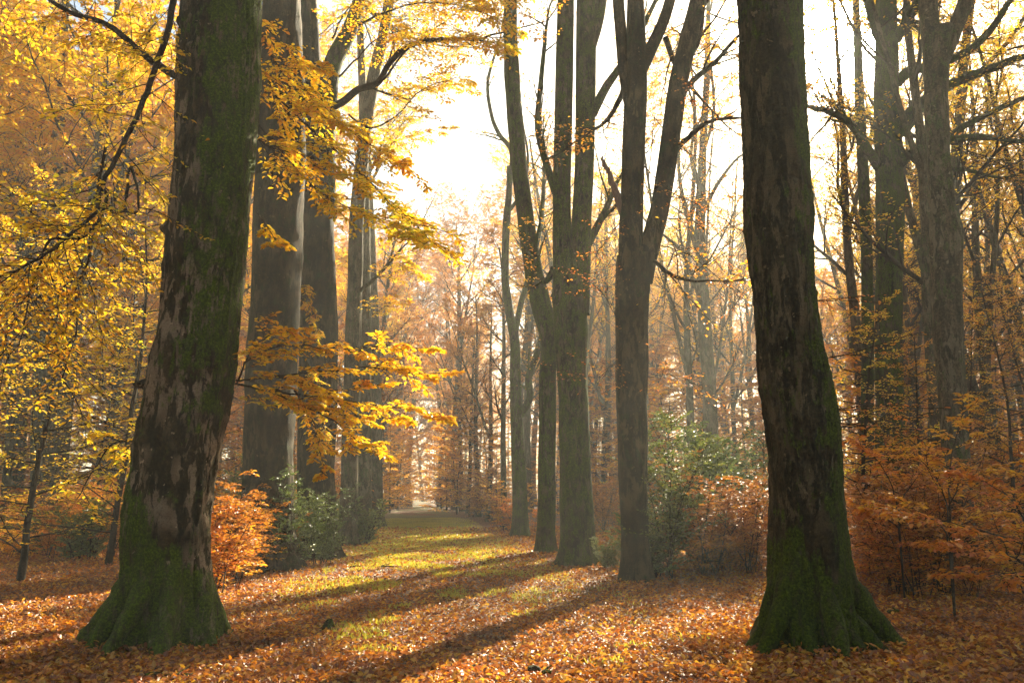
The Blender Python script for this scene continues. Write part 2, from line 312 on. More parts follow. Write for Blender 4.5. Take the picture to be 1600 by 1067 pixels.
# trunk skin: centre line + radius profile, root lobes, knobs
def trunk_mesh(mb, C, Rr, sides=48, step=0.08, roots=(), knobs=(), rough=0.03, mi=0, moss=None, seed=0, flute=0.04, seam=None):
    C = [Vector(c) for c in C]
    zs = [c.z for c in C]; z0, z1 = zs[0], zs[-1]
    n = max(8, int((z1 - z0) / step))
    if len(roots) == 0 and sides < 24: n = max(8, int((z1 - z0) / 0.4))
    Z = z0 + (z1 - z0) * (np.linspace(0, 1, n) ** 1.25)
    X = np.interp(Z, zs, [c.x for c in C]); Y = np.interp(Z, zs, [c.y for c in C]); RR = np.interp(Z, zs, Rr)
    ker = np.ones(5) / 5
    for A in (X, Y, RR):
        B = np.convolve(np.pad(A, 2, mode='edge'), ker, 'valid'); A[1:-1] = B[1:-1]
    V = np.zeros((n, sides, 3)); ms = np.zeros((n, sides))
    for i in range(n):
        for j in range(sides):
            a = 2 * math.pi * j / sides; h = Z[i] - z0; ca, sa = math.cos(a), math.sin(a)
            r = RR[i] * (1 + flute * math.sin(3 * a + h * 0.5 + seed) + flute * 0.6 * math.sin(5 * a - h * 0.9 + 2 * seed))
            r += RR[i] * rough * 2.2 * noise.noise(Vector((ca * 1.3 + seed, sa * 1.3, h * 0.9))) + RR[i] * rough * noise.noise(Vector((ca * 5, sa * 5 + seed, h * 3.2)))
            if sides > 100:
                r += 0.03 * math.exp(-h / 0.45) + 0.012 * noise.noise(Vector((ca * 14, sa * 14 + seed, h * 9))) + 0.008 * noise.noise(Vector((ca * 26, sa * 26 + seed, h * 30))) - 0.10 * math.exp(-h / 0.8) * abs(noise.noise(Vector((ca * 4.5 + seed, sa * 4.5, h * 0.6))))
                r += 0.05 * max(0, noise.noise(Vector((ca * 2.6 + 9, sa * 2.6 + seed, h * 1.3))) - 0.25)
                if seam:
                    q_ = math.sin(a - seam[0] - 0.12 * noise.noise(Vector((h * 0.8, 3, seed)))); r += (0.02 * math.exp(-(q_ / 0.09) ** 2) - seam[1] * math.exp(-(q_ / 0.03) ** 2)) * (1 if ca > 0 else 0)
            for (ra, amp, hh, pw) in roots:
                c = math.cos(a - ra - 0.10 * math.sin(h * 3 + ra * 5))
                if c > 0: r += amp * (c ** pw) * math.exp(-h / hh)
            x, y, z = X[i] + r * ca, Y[i] + r * sa, Z[i]
            for (ka, kz, kr, kh) in knobs:
                da = math.atan2(math.sin(a - ka), math.cos(a - ka)) * RR[i]; q = math.exp(-(da * da + (z - kz) ** 2) / (kr * kr)); x += ca * kh * q; y += sa * kh * q
            V[i, j] = (x, y, z)
            if moss: ms[i, j] = moss(a, h, noise.noise(Vector((ca * 2 + seed, sa * 2, h * 2))))
    i = np.arange(n - 1)[:, None] * sides; j = np.arange(sides)[None, :]; j2 = (j + 1) % sides
    Q = np.stack([i + j, i + j2, i + sides + j2, i + sides + j], -1).reshape(-1, 4)
    mb.add(V.reshape(-1, 3), Q, mi); mb.moss.append(ms.ravel())

def root_arm(root, cx_, cy_, a, R0, reach, h0, r0, m, seed, curl=0.15):
    # one buttress root running out of the bole into the ground
    P, Q = [], []; n = 22
    for i in range(n + 1):
        t = i / n; d = R0 - 0.16 * (1 - t) ** 4 + reach * t; z = h0 * (1 - t) ** 2.1 - 0.11 * t ** 2 + 0.03 * noise.noise(Vector((t * 5, seed, 0)))
        aa = a + curl * t * math.sin(t * 3 + seed)
        P.append(Vector((cx_ + d * math.cos(aa), cy_ + d * math.sin(aa), z))); Q.append(r0 * (1 - 0.62 * t) * (1 + 0.14 * noise.noise(Vector((t * 7, seed, 4)))))
    mb = MB(); mb.tube(P, Q, 24); V = mb.v[0]
    for i in range(len(V)):
        p = Vector(V[i]); q = P[min(i // 24, n)]; dd = p - q
        V[i] = q + dd * (1 + 0.30 * noise.noise(p * 5) + 0.16 * noise.noise(p * 14))
    ob = attach(mb.build('root', M[m], attr={'moss': np.ones(mb.n) * 1.25}), root); return ob
def prof(rows, D):      # rows of (image y, left x, right x) traced at distance D -> centre line, radii (bottom first)
    C, Q = [], []
    for (y, l, r) in rows:
        C.append(at((l + r) / 2, y, D)); Q.append((r - l) / 2 * mpp((l + r) / 2, y, D))
    return C, Q
def pxpath(rows, D0, D1=None):      # rows of (x, y, width)
    D1 = D1 if D1 is not None else D0; k = len(rows) - 1; P, Q = [], []
    for i, (x, y, wd) in enumerate(rows):
        D = D0 + (D1 - D0) * i / max(k, 1); P.append(at(x, y, D)); Q.append(wd / 2 * mpp(x, y, D))
    return P, Q
def smooth_path(P, Q, m=4, jit=0.0):
    out_, ro = [], []; k = len(P)
    for i in range(k - 1):
        p0, p1, p2, p3 = P[max(i - 1, 0)], P[i], P[i + 1], P[min(i + 2, k - 1)]
        for s_ in range(m):
            t = s_ / m
            out_.append(0.5 * ((2 * p1) + (p2 - p0) * t + (2 * p0 - 5 * p1 + 4 * p2 - p3) * t * t + (3 * p1 - p0 - 3 * p2 + p3) * t ** 3) + rv(jit)); ro.append(Q[i] + (Q[i + 1] - Q[i]) * t)
    out_.append(P[-1]); ro.append(Q[-1]); return out_, ro

def make_tree(name, label, base, group=None):
    return thing(name, label, 'tree', (base.x, base.y, 0), 0, group)
def attach(o, root):    # geometry is written in world metres; the part's mesh is shifted so the thing's base is its origin
    me = o.data; n = len(me.vertices); a = np.zeros(n * 3, dtype=np.float32); me.vertices.foreach_get('co', a)
    a = a.reshape(-1, 3) - np.array(tuple(root.location), dtype=np.float32); me.vertices.foreach_set('co', a.ravel()); me.update(); o.parent = root; return o

ENDS = dict(seg=[7, 6, 4], wander=[0.15, 0.18, 0.2], trop=[0.04, 0.03, 0], sides=[6, 4, 3], nb=[6, 6, 0], start=[0.15, 0.1, 0], ratio=[0.5, 0.45], ang=[0.7, 0.8], leaves=4, size=0.08, planar=0)
def limb_part(root, rows, D0, D1=None, m='bark', sides=12, name='limb', jit=0.0, label=None):
    P, Q = pxpath(rows, D0, D1); P, Q = smooth_path(P, Q, 5, jit)
    mb = MB(); mb.tube(P, Q, sides)
    if rows[-1][1] > -15 and name == 'limb' and 0 < rows[-1][0] < 1600:
        e = (P[-1] - P[-3]).normalized(); k = len(P) - 1
        grow(mb, P[-1] - e * 0.02, e, 2.2, Q[-1] * 0.97, 0, ENDS)
        for i in range(7):
            a = random.randint(k // 3, k - 1); grow(mb, P[a], (P[a + 1] - P[a]).normalized() + rv(0.8), random.uniform(0.8, 2.0), Q[a] * 0.4, 1, ENDS)
        mb.flush(1, True)
    o = attach(mb.build(name, [M[m], M['amber']]), root)
    if label: o['label'] = label
    return P, Q

def crown(root, stems, S, leafm='gold', nlimb=6, spread=0.6, Lm=6.0, rm=0.09, name='crown', extra=None, zmin=0):
    """limbs grown from the upper stretches of the given stems [(points, radii)]"""
    mb = MB()
    for (P, Q) in stems:
        k = len(P) - 1
        for i in range(nlimb):
            t = 0.35 + 0.65 * (i + random.random() * 0.6) / nlimb; f = min(t, 0.999) * k; a = int(f); q = P[a].lerp(P[a + 1], f - a)
            if q.z < zmin: continue
            ph = i * 2.4 + random.random(); dd = (P[a + 1] - P[a]).normalized()
            d = dd * math.cos(spread) + Vector((math.cos(ph), math.sin(ph), 0.15)) * math.sin(spread)
            grow(mb, q, d, Lm * random.uniform(0.75, 1.2) * (1.15 - 0.45 * t), min(Q[a] * 0.55, rm), 0, S)
    if extra: extra(mb)
    mb.flush(1, six=S['size'] < 0.085); 
    return attach(mb.build(name, [M['twig'], M[leafm]]), root)

SPR = dict(seg=[6, 4], wander=[0.10, 0.14], trop=[-0.01, -0.03], sides=[4, 3], nb=[7, 0], start=[0.12, 0], ratio=[0.45], ang=[0.8], leaves=7, size=0.075, planar=0, flat=0.4, leafall=0)
def spray(mb, rows, D0, D1=None, side_len=0.9, dens=1.0, size=0.075, r=0.014, start=0.08):
    """one leafy branch along a traced line, with layered side twigs"""
    P, Q = pxpath([(x, y, 2) for x, y in rows], D0, D1); P, Q = smooth_path(P, Q, 5, 0.012)
    k = len(P) - 1; mb.tube(P, [max(r * (1 - 0.8 * i / k), 0.003) for i in range(k + 1)], 5)
    Lt = sum((P[i + 1] - P[i]).length for i in range(k)); nb = max(4, int(Lt / 0.15 * dens)); S = dict(SPR, size=size)
    for i in range(nb):
        t = start + (1 - start) * (i + random.random()) / nb; f = min(t, 0.999) * k; a = int(f); q = P[a].lerp(P[a + 1], f - a); d = (P[a + 1] - P[a]).normalized()
        sd_ = d.cross(UP).normalized() * (1 if i % 2 else -1) + Vector((0, 0, random.uniform(-0.5, 0.4)))
        L = side_len * (1.15 - 0.75 * t) * random.uniform(0.6, 1.25)
        grow(mb, q, d * 0.75 + sd_ * 0.75, L, 0.006, 0, S)
    poly_leaves(mb, P[k // 2:], 20, size)

# ------------------------------------------------------------------ ground
def gz(x, y):
    o_ = x - cx(y)
    return 0.05 * noise.noise(Vector((x * 0.35, y * 0.35, 0))) + 0.10 * noise.noise(Vector((x * 0.09, y * 0.09, 3))) + 0.10 * min(max(abs(o_) - 3.0, 0) / 4, 1) - 0.03
def grid(name, xs, ys, fx, zoff, m, label, attrf=None):
    V = []; A = []
    for y in ys:
        for x in xs:
            X = fx(x, y); V.append((X, y, gz(X, y) + zoff)); A.append(attrf(X, y) if attrf else 0)
    nx = len(xs); Q = [(j * nx + i, j * nx + i + 1, (j + 1) * nx + i + 1, (j + 1) * nx + i) for j in range(len(ys) - 1) for i in range(nx - 1)]
    mb = MB(); mb.add(V, Q); o = mb.build(name, m, attr={'grass': A} if attrf else None); tag(o, label, 'ground', None, 'structure'); return o
xs = np.unique(np.concatenate([np.linspace(-280, -30, 26), np.linspace(-30, 30, 121), np.linspace(30, 280, 26)]))
ys = np.unique(np.concatenate([np.linspace(-60, 0, 13), np.linspace(0, 50, 121), np.linspace(50, 400, 60)]))
grid('ground', xs, ys, lambda x, y: x, 0, M['ground'], 'forest floor covered in fallen brown and orange leaves')
def gat(x, y):
    o_ = abs(x - cx(y)); e = 0.22 * (1 - (o_ / 3.0) ** 2)
    d_ = min(max((y - 22) / 10, 0), 1); return e * 0.35 + d_ * 0.42 * (1 - min(o_ / 3.2, 1) ** 3) - (0.25 if y > 95 else 0)
grid('forest_path', np.linspace(-1, 1, 21), np.unique(np.concatenate([np.linspace(-8, 50, 140), np.linspace(50, 300, 80)])),
     lambda u, y: cx(y) + u * (2.9 + 0.35 * noise.noise(Vector((y * 0.3, 5 if u > 0 else 9, 0)))), 0.004, M['path'], 'straight grassy forest track strewn with fallen leaves', gat)

# fallen leaves lying on the floor (nobody could count them)
def litter():
    N = 300000
    y = 6.0 + 34 * rng.random(N) ** 1.9; x = (rng.random(N) * 2 - 1) * (0.72 * y + 1.0)
    o_ = np.abs(x - (0.2 - 0.1145 * y)); keep = (rng.random(N) < np.where(o_ < 2.2, 0.8, 1.0))
    x, y = x[keep], y[keep]; zb = np.zeros(len(x))
    for (bx, by, rr0) in ((-4.15, 9.3, 0.55), (3.25, 8.7, 0.5)):       # leaves drifted against the two nearest boles
        k_ = 4500; a_ = rng.random(k_) * 6.283; q = rr0 + 0.95 * rng.random(k_) ** 0.7
        x = np.append(x, bx + q * np.cos(a_)); y = np.append(y, by + q * np.sin(a_)); zb = np.append(zb, np.maximum(0, 1.35 - q) * 0.11 * rng.random(k_))
    n = len(x)
    z = np.array([gz(a, b) for a, b in zip(x, y)]) + rng.uniform(0.008, 0.045, n) + zb
    a = rng.random(n) * 6.283; tilt = rng.normal(0, 0.5, n)
    D = np.stack([np.cos(a), np.sin(a), tilt], 1); Nn = np.stack([rng.normal(0, 0.45, n), rng.normal(0, 0.45, n), np.ones(n)], 1)
    mb = MB(); mb.leaves(np.stack([x, y, z], 1), D, Nn, rng.uniform(0.032, 0.078, n) * (1 + np.maximum(y - 14, 0) * 0.035), 0, True, 0.66, 0.13)
    o = mb.build('fallen_leaves', M['litter'], smooth=False); tag(o, 'copper and rust fallen beech leaves carpeting the floor', 'leaf litter', None, 'stuff')
litter()
def grass():
    N = 160000
    y = 6.5 + 48 * rng.random(N) ** 1.3; off = rng.normal(0, 1.5, N); x = 0.2 - 0.1145 * y + off
    pn = np.array([noise.noise(Vector((a * 0.8, b * 0.5, 7))) + 0.5 * noise.noise(Vector((a * 2.4, b * 2, 2))) for a, b in zip(x, y)])
    keep = (pn + np.clip((y - 20) / 12, 0, 0.55) - np.clip((14 - y) / 8, 0, 0.3) > 0.06) & (np.abs(off) < 3.1); x, y = x[keep], y[keep]; n = len(x)
    z = np.array([gz(a, b) for a, b in zip(x, y)])
    a = rng.random(n) * 6.283; D = np.stack([np.cos(a) * 0.5, np.sin(a) * 0.5, np.ones(n)], 1); Nn = np.stack([np.cos(a + 1.3), np.sin(a + 1.3), np.zeros(n)], 1)
    mb = MB(); mb.leaves(np.stack([x, y, z], 1), D, Nn, rng.uniform(0.04, 0.10, n), 0, False, 0.16 , 0.1)
    o = mb.build('grass', M['grass'], smooth=False); tag(o, 'short yellow-green grass growing down the middle of the track', 'grass', None, 'stuff')
grass()

# ------------------------------------------------------------------ big near trees
def up_from(P, Q, topz, lean=0.0, n=8, seed=0):
    """carry a stem on above the picture to its real height"""
    d = (P[-1] - P[-3]).normalized(); p = P[-1]; outP, outQ = [p], [Q[-1]]; L = (topz - p.z) / n; q = Q[-1]
    for i in range(n):
        d = (d + rv(0.10) + UP * 0.10).normalized(); p = p + d * L; q = Q[-1] * (1 - 0.85 * (i + 1) / n); outP.append(p); outQ.append(max(q, 0.02))
    return outP, outQ
BIG = dict(MATURE, nb=[10, 8, 0], leaves=12, size=0.10)
THIN = dict(BIG, nb=[10, 9, 0], leaves=9, size=0.09)
# --- near left
def left_giant():
    D = 9.3
    rows = [(985, 200, 330), (950, 196, 331), (900, 198, 327), (850, 200, 325), (800, 204, 328), (740, 213, 335), (700, 216, 342), (640, 228, 352), (590, 238, 360), (534, 250, 369), (450, 262, 378), (360, 268, 386), (280, 276, 393), (200, 282, 398), (100, 284, 402), (0, 285, 405), (-120, 290, 404)]
    C, Q = prof(rows, D); C[0].z = -0.12
    root = make_tree('beech_tree', 'massive leaning beech with green mossy root flare, nearest tree on the left', C[0])
    mb = MB()
    pi = math.pi
    roots = [(pi * 1.0, 0.40, 0.55, 30), (pi * 1.22, 0.20, 0.7, 40), (pi * 1.42, 0.16, 0.65, 50), (pi * 1.64, 0.16, 0.60, 40), (pi * 1.87, 0.14, 0.45, 40), (pi * 0.3, 0.4, 0.4, 10), (pi * 0.65, 0.45, 0.4, 10)]
    knobs = [(pi * 1.0, at(240, 600, D).z, 0.065, 0.22), (pi * 1.02, at(270, 358, D).z, 0.08, 0.11), (pi * 1.35, at(300, 100, D).z, 0.07, 0.05), (pi * 1.3, at(300, 690, D).z, 0.1, 0.04)]
    def moss(a, h, nz):
        left = 0.5 - 0.5 * math.cos(a) ; edge = 1.35 * left + 0.55 + nz * 0.35
        right = max(0, math.cos(a - 0.1)) ** 3
        return 1.35 * (1 / (1 + math.exp((h - edge) * 9))) + (0.35 * max(0, math.cos(a + 0.6)) if h > 2.3 else 0) * min(1, (h - 2.3) / 1.2 if h > 2.3 else 0) + 0.2
    trunk_mesh(mb, C, Q, 200, 0.022, roots, knobs, 0.05, 0, moss, 1.3, seam=(-0.55, 0.05))
    ms = np.concatenate(mb.moss)
    for k, (a, re, h0, r0) in enumerate([(1.0, 0.72, 1.0, 0.16), (1.10, 0.66, 0.7, 0.13), (1.23, 0.62, 1.1, 0.14), (1.41, 0.62, 1.0, 0.13), (1.53, 0.45, 0.5, 0.10), (1.63, 0.60, 0.9, 0.13), (1.77, 0.40, 0.5, 0.10), (1.88, 0.42, 0.8, 0.12), (0.4, 0.6, 0.6, 0.14), (0.72, 0.6, 0.6, 0.14)]):
        root_arm(root, C[0].x, C[0].y, a * pi, 0.38, re, h0, r0, 'bark_near', k * 3.1)
    P2, Q2 = up_from(C, Q, 21, n=9)
    o = attach(mb.build('trunk', M['bark_near'], attr={'moss': ms}), root)
    mb = MB(); mb.tube(P2, Q2, 24); attach(mb.build('upper_stem', M['bark']), root)
    # broken branch stub by the top edge
    mb = MB(); P, Qs = pxpath([(300, 40, 34), (286, 34, 22), (279, 30, 12)], 9.1); mb.tube(P, Qs, 8); s_ = attach(mb.build('stub', M['bark_near']), root); s_['label'] = 'short sawn branch stub near the top of the trunk'
    crown(root, [(P2, Q2)], BIG, 'gold', 9, 0.8, 6.0, 0.12, zmin=9.5)
    # drooping leafy branches left of the trunk
    def hang(rows, D0, D1, wd, nm='branch', dens=0.55, sl=0.9):
        mb = MB(); P, Qs = pxpath([(x, y, wd * (1 - 0.8 * i / len(rows))) for i, (x, y) in enumerate(rows)], D0, D1); P, Qs = smooth_path(P, Qs, 6, 0.01); mb.tube(P, Qs, 7)
        k = len(P) - 1; S = dict(SPR, leaves=6, size=0.07, ratio=[0.5], nb=[6, 0], wander=[0.2, 0.25], trop=[-0.05, -0.05])
        nb = int(k * dens * 1.5)
        for i in range(nb):
            t = 0.1 + 0.9 * (i + random.random()) / nb; f = min(t, 0.999) * k; a = int(f); d = (P[a + 1] - P[a]).normalized()
            sd_ = (d.cross(Vector((0, 1, 0))) * (1 if i % 2 else -1) + rv(0.7)).normalized()
            grow(mb, P[a].lerp(P[a + 1], f - a), d * 0.7 + sd_ * 0.8, sl * random.uniform(0.5, 1.3), 0.007, 0, S)
        mb.flush(1, True); attach(mb.build(nm, [M['twig'], M['gold']]), root)
    hang([(275, -60), (268, 20), (235, 130), (205, 200), (160, 290), (150, 330), (110, 368), (50, 410), (-20, 440)], 9.1, 7.6, 11)
    hang([(160, 290), (165, 320), (130, 370), (80, 375), (60, 420), (45, 470), (30, 540)], 8.5, 7.9, 6, dens=0.5)
    hang([(165, 230), (150, 320), (140, 400), (120, 450), (118, 520), (95, 600)], 8.8, 8.9, 5, dens=0.5)
    hang([(275, 120), (230, 90), (170, 40), (110, 20), (60, -10), (0, -20)], 9.6, 10.5, 12, dens=0.7)
    hang([(195, 330), (205, 260), (215, 330), (165, 320)], 9.0, 9.0, 6, dens=0.4)
    hang([(250, 700), (210, 690), (170, 700), (120, 780)], 9.6, 10.4, 4, dens=0.5, sl=0.5)
    return root
left_giant()
# --- near right
def right_giant():
    D = 8.7
    rows = [(1003, 1215, 1318), (960, 1206, 1325), (900, 1204, 1326), (850, 1206, 1322), (800, 1207, 1318), (740, 1207, 1314), (700, 1206, 1312), (640, 1200, 1302), (590, 1192, 1294), (534, 1186, 1284), (450, 1177, 1275), (360, 1171, 1270), (280, 1167, 1266), (200, 1163, 1262), (100, 1158, 1257), (0, 1153, 1250), (-120, 1150, 1242)]
    C, Q = prof(rows, D); C[0].z = -0.12
    root = make_tree('beech_tree', 'huge dark brown-green beech with spreading roots, nearest tree right of the path', C[0])
    mb = MB(); pi = math.pi
    roots = [(pi * 1.05, 0.16, 0.50, 40), (pi * 1.27, 0.18, 0.6, 44), (pi * 1.52, 0.18, 0.55, 44), (pi * 1.76, 0.12, 0.45, 44), (-0.10, 0.45, 0.42, 34), (pi * 0.3, 0.4, 0.35, 10), (pi * 0.7, 0.4, 0.4, 10)]
    knobs = [(0.0, at(1300, 655, D).z, 0.10, 0.06), (pi * 1.45, at(1260, 765, D).z, 0.08, 0.05), (pi * 1.5, at(1265, 660, D).z, 0.13, 0.05), (0, at(1262, 330, D).z, 0.12, 0.03), (0.05, at(1275, 460, D).z, 0.1, 0.03)]
    def moss(a, h, nz):
        return 1.2 / (1 + math.exp((h - 0.75 - nz * 0.4 - 0.3 * math.sin(a * 2)) * 7)) + 0.5 * max(0, math.cos(a)) + 0.15
    trunk_mesh(mb, C, Q, 200, 0.022, roots, knobs, 0.05, 0, moss, 4.1); ms = np.concatenate(mb.moss)
    attach(mb.build('trunk', M['bark_right'], attr={'moss': ms}), root)
    for k, (a, re, h0, r0) in enumerate([(1.04, 0.48, 0.9, 0.12), (1.22, 0.66, 1.0, 0.13), (1.38, 0.40, 0.5, 0.10), (1.53, 0.64, 1.0, 0.12), (1.72, 0.42, 0.6, 0.10), (-0.05, 0.86, 1.0, 0.15), (-0.17, 0.62, 0.6, 0.11), (0.4, 0.5, 0.6, 0.14), (0.72, 0.5, 0.6, 0.14)]):
        root_arm(root, C[0].x, C[0].y, a * pi, 0.32, re, h0, r0, 'bark_right', k * 2.3 + 1)
    P2, Q2 = up_from(C, Q, 22, n=9); mb = MB(); mb.tube(P2, Q2, 24); attach(mb.build('upper_stem', M['bark']), root)
    crown(root, [(P2, Q2)], BIG, 'amber', 6, 0.8, 5.0, 0.12, zmin=9.5, )
    # thin epicormic twigs on the right side of the bole
    mb = MB()
    for (x, y) in ((1303, 660), (1303, 668), (1299, 640), (1285, 560), (1270, 470)):
        p = at(x, y, D - 0.05)
        for k in range(2): grow(mb, p, Vector((1, random.uniform(-0.8, 0.2), random.uniform(-0.1, 0.25))), random.uniform(0.6, 1.1), 0.006, 0, dict(SPR, nb=[5, 0], leaves=3, size=0.05, leafall=9))
    mb.flush(1, True); attach(mb.build('branch', [M['twig'], M['rust']]), root)
right_giant()

# --- near saplings whose long leafy twigs hang in at the right edge
def near_sapling(px, py, D, sprays_, leaf, label):
    base = at(px, 770, D); root = thing('beech_sapling', label, 'shrub', (base.x, D, 0), 0, 'near saplings at the right edge')
    for rows, d0, d1, sl in sprays_:
        mb = MB(); full = [(px + 4, 990 - (D - 8) * 40)] + rows
        P, Qs = pxpath([(x, y, 2) for x, y in full[:2]], D, d0); mb.tube([Vector((P[0].x, P[0].y, -0.05)), P[0].lerp(P[1], 0.5) + Vector((0.02, 0, 0)), P[1]], [0.014, 0.011, 0.008], 6)
        spray(mb, rows, d0, d1, sl, 0.9, 0.075, 0.009); mb.flush(1, True); attach(mb.build('branch', [M['twig'], M[leaf]]), root)
    return root
near_sapling(1600, 0, 8.6, [([(1600, 850), (1540, 830), (1480, 815), (1420, 800), (1370, 792)], 8.6, 8.9, 0.55), ([(1600, 880), (1560, 860), (1500, 850), (1440, 850)], 8.6, 8.3, 0.5), ([(1605, 820), (1580, 780), (1530, 750), (1480, 740)], 8.6, 9.0, 0.5), ([(1600, 900), (1570, 895), (1530, 900), (1480, 890)], 8.6, 8.2, 0.4)], 'rust', 'copper sapling at the right edge with long leafy twigs reaching left')
near_sapling(1480, 0, 10.5, [([(1480, 800), (1500, 760), (1540, 735), (1600, 720)], 10.5, 10.4, 0.5), ([(1480, 790), (1460, 740), (1420, 710), (1380, 700)], 10.5, 10.6, 0.5), ([(1478, 830), (1440, 800), (1400, 790), (1350, 790)], 10.5, 10.2, 0.5), ([(1482, 760), (1490, 700), (1500, 660), (1510, 620)], 10.5, 10.6, 0.45), ([(1480, 840), (1520, 810), (1570, 800)], 10.5, 10.2, 0.45)], 'amber', 'amber sapling in front of the grey lichened beech, with spreading leafy twigs')
near_sapling(1400, 0, 12.0, [([(1400, 780), (1380, 730), (1350, 700), (1325, 690)], 12, 12, 0.5), ([(1400, 790), (1430, 750), (1450, 700)], 12, 12.2, 0.5), ([(1400, 820), (1370, 800), (1340, 800)], 12, 11.6, 0.4)], 'rust', 'red-orange sapling just right of the nearest right beech')

# --- second and third on the left
def rooted(name, label, rows, D, m, roots=None, sides=48, seed=0, topz=20, leafm='gold', nl=8, knobs=(), crown_on=True, Lm=5.5, S=None, flute=0.05, step=0.09):
    C, Q = prof(rows, D); C[0].z = -0.15
    root = make_tree(name, label, C[0])
    if roots is None: roots = [(random.uniform(0, 0.6) + k * 1.05, Q[0] * random.uniform(0.5, 1.0), random.uniform(0.22, 0.4), 9) for k in range(6)]
    mb = MB(); trunk_mesh(mb, C, Q, sides, step, roots, knobs, 0.035, 0, None, seed, flute); attach(mb.build('trunk', M[m]), root)
    stem = None
    if topz:
        P2, Q2 = up_from(C, Q, topz); mb = MB(); mb.tube(P2, Q2, 14); attach(mb.build('upper_stem', M[m]), root); stem = (C[len(C) // 2:] + P2[1:], Q[len(C) // 2:] + Q2[1:]) if D > 23 else (P2, Q2)
        if crown_on: crown(root, [stem], S or BIG, leafm, nl, 0.75, Lm, 0.1, zmin=min(at(800, 0, D).z - 2, 11))
    return root, C, Q, stem
t2, C2, Q2_, _ = rooted('beech_tree', 'thick ridged dark trunk just right of the nearest left beech, with bushes at its foot',
    [(882, 376, 462), (850, 380, 460), (800, 380, 458), (700, 383, 460), (600, 386, 463), (500, 390, 466), (400, 394, 470), (300, 398, 474), (200, 403, 476), (100, 408, 472), (0, 412, 470), (-80, 415, 468)], 18, 'bark_brown', seed=2.6, flute=0.04, topz=21, leafm='gold')
def sprays_t2():
    mb = MB()
    # upper big golden spray reaching out over the path
    for rows, d0, d1, sl in (([(430, 150), (500, 215), (560, 265), (610, 320), (650, 350), (672, 378)], 10.5, 9.3, 0.95),
                          ([(410, 60), (440, 110), (490, 170), (540, 200), (600, 240), (640, 260)], 11, 10, 0.9),
                          ([(400, 190), (450, 250), (500, 300), (560, 330), (620, 350), (640, 362)], 10.5, 9.5, 0.85),
                          ([(395, 120), (450, 130), (490, 150), (520, 180)], 10.8, 10.2, 0.8),
                          ([(395, 10), (430, 60), (470, 95), (500, 110)], 10.5, 10.3, 0.7),
                          ([(395, 210), (420, 230), (460, 240), (520, 260), (560, 290)], 10.3, 10, 0.7),
                          ([(400, 330), (415, 350), (430, 375), (436, 380)], 10.5, 10.2, 0.4),
                          ([(400, 90), (420, 130), (440, 190), (450, 230)], 10.6, 10.3, 0.7)):
        mb = MB(); spray(mb, rows, d0, d1, sl, 1.0); mb.flush(1, True); o = attach(mb.build('branch', [M['twig'], M['gold']]), t2)
    for rows, d0, d1, sl in (([(370, 600), (390, 560), (450, 540), (530, 545), (600, 540), (680, 545)], 9.8, 9.0, 0.6),
                          ([(368, 595), (420, 590), (500, 580), (580, 575), (640, 585), (678, 583)], 9.9, 9.1, 0.6),
                          ([(366, 598), (420, 610), (500, 620), (580, 632), (650, 640), (690, 646)], 10, 9.2, 0.55),
                          ([(400, 600), (450, 625), (520, 655), (560, 690), (590, 700)], 10, 9.5, 0.5),
                          ([(440, 590), (480, 600), (520, 610), (600, 600)], 9.9, 9.4, 0.6),
                          ([(380, 570), (410, 530), (440, 515), (480, 520)], 10, 9.9, 0.4),
                          ([(440, 620), (500, 640), (560, 650), (640, 655)], 10.2, 9.7, 0.45),
                          ([(460, 610), (490, 660), (500, 700), (505, 740)], 10.4, 10.6, 0.4)):
        mb = MB(); spray(mb, rows, d0, d1, sl, 0.95); mb.flush(1, True); attach(mb.build('branch', [M['twig'], M['gold']]), t2)
sprays_t2()
t3, C3, Q3_, _ = rooted('beech_tree', 'third beech in the left row, brown trunk with a dark split edge',
    [(868, 480, 530), (820, 468, 528), (740, 463, 522), (640, 464, 524), (534, 468, 526), (440, 470, 525), (340, 471, 522), (250, 472, 518), (150, 470, 508), (60, 468, 498), (0, 468, 494), (-60, 468, 492)], 21, 'bark_brown', seed=5.5, flute=0.04, topz=21, nl=7)
limb_part(t3, [(512, 340, 30), (508, 250, 30), (512, 160, 30), (520, 100, 28), (545, 50, 24), (562, 0, 20), (575, -60, 16)], 21, m='bark')
limb_part(t3, [(512, 170, 12), (535, 160, 12), (560, 140, 11), (590, 130, 10), (608, 100, 9), (640, 72, 8), (690, 62, 7), (740, 62, 4)], 20, 16, m='twig', sides=8)
def sprays_t3():
    mb = MB()
    for rows, d0, d1, sl in (([(600, 125), (640, 75), (690, 62), (740, 62), (790, 70)], 17.5, 14, 1.3), ([(560, 40), (600, 20), (660, 5), (720, 10), (780, 30)], 18, 14, 1.5), ([(570, 0), (640, -20), (720, -15), (800, -10)], 18, 14, 1.6),
                             ([(545, 180), (580, 200), (620, 180), (660, 140), (720, 120)], 19, 17, 1.2), ([(530, 120), (560, 90), (590, 60), (640, 45)], 19, 18, 1.3), ([(520, 60), (540, 20), (580, -20)], 19, 18, 1.3), ([(470, 430), (480, 470), (500, 540)], 20, 20, 0.7), ([(480, 560), (500, 620), (510, 700)], 20, 20, 0.7)):
        mb = MB(); spray(mb, rows, d0, d1, sl, 0.75, 0.085, 0.03); mb.flush(1, True); attach(mb.build('branch', [M['twig'], M['gold']]), t3)
sprays_t3()
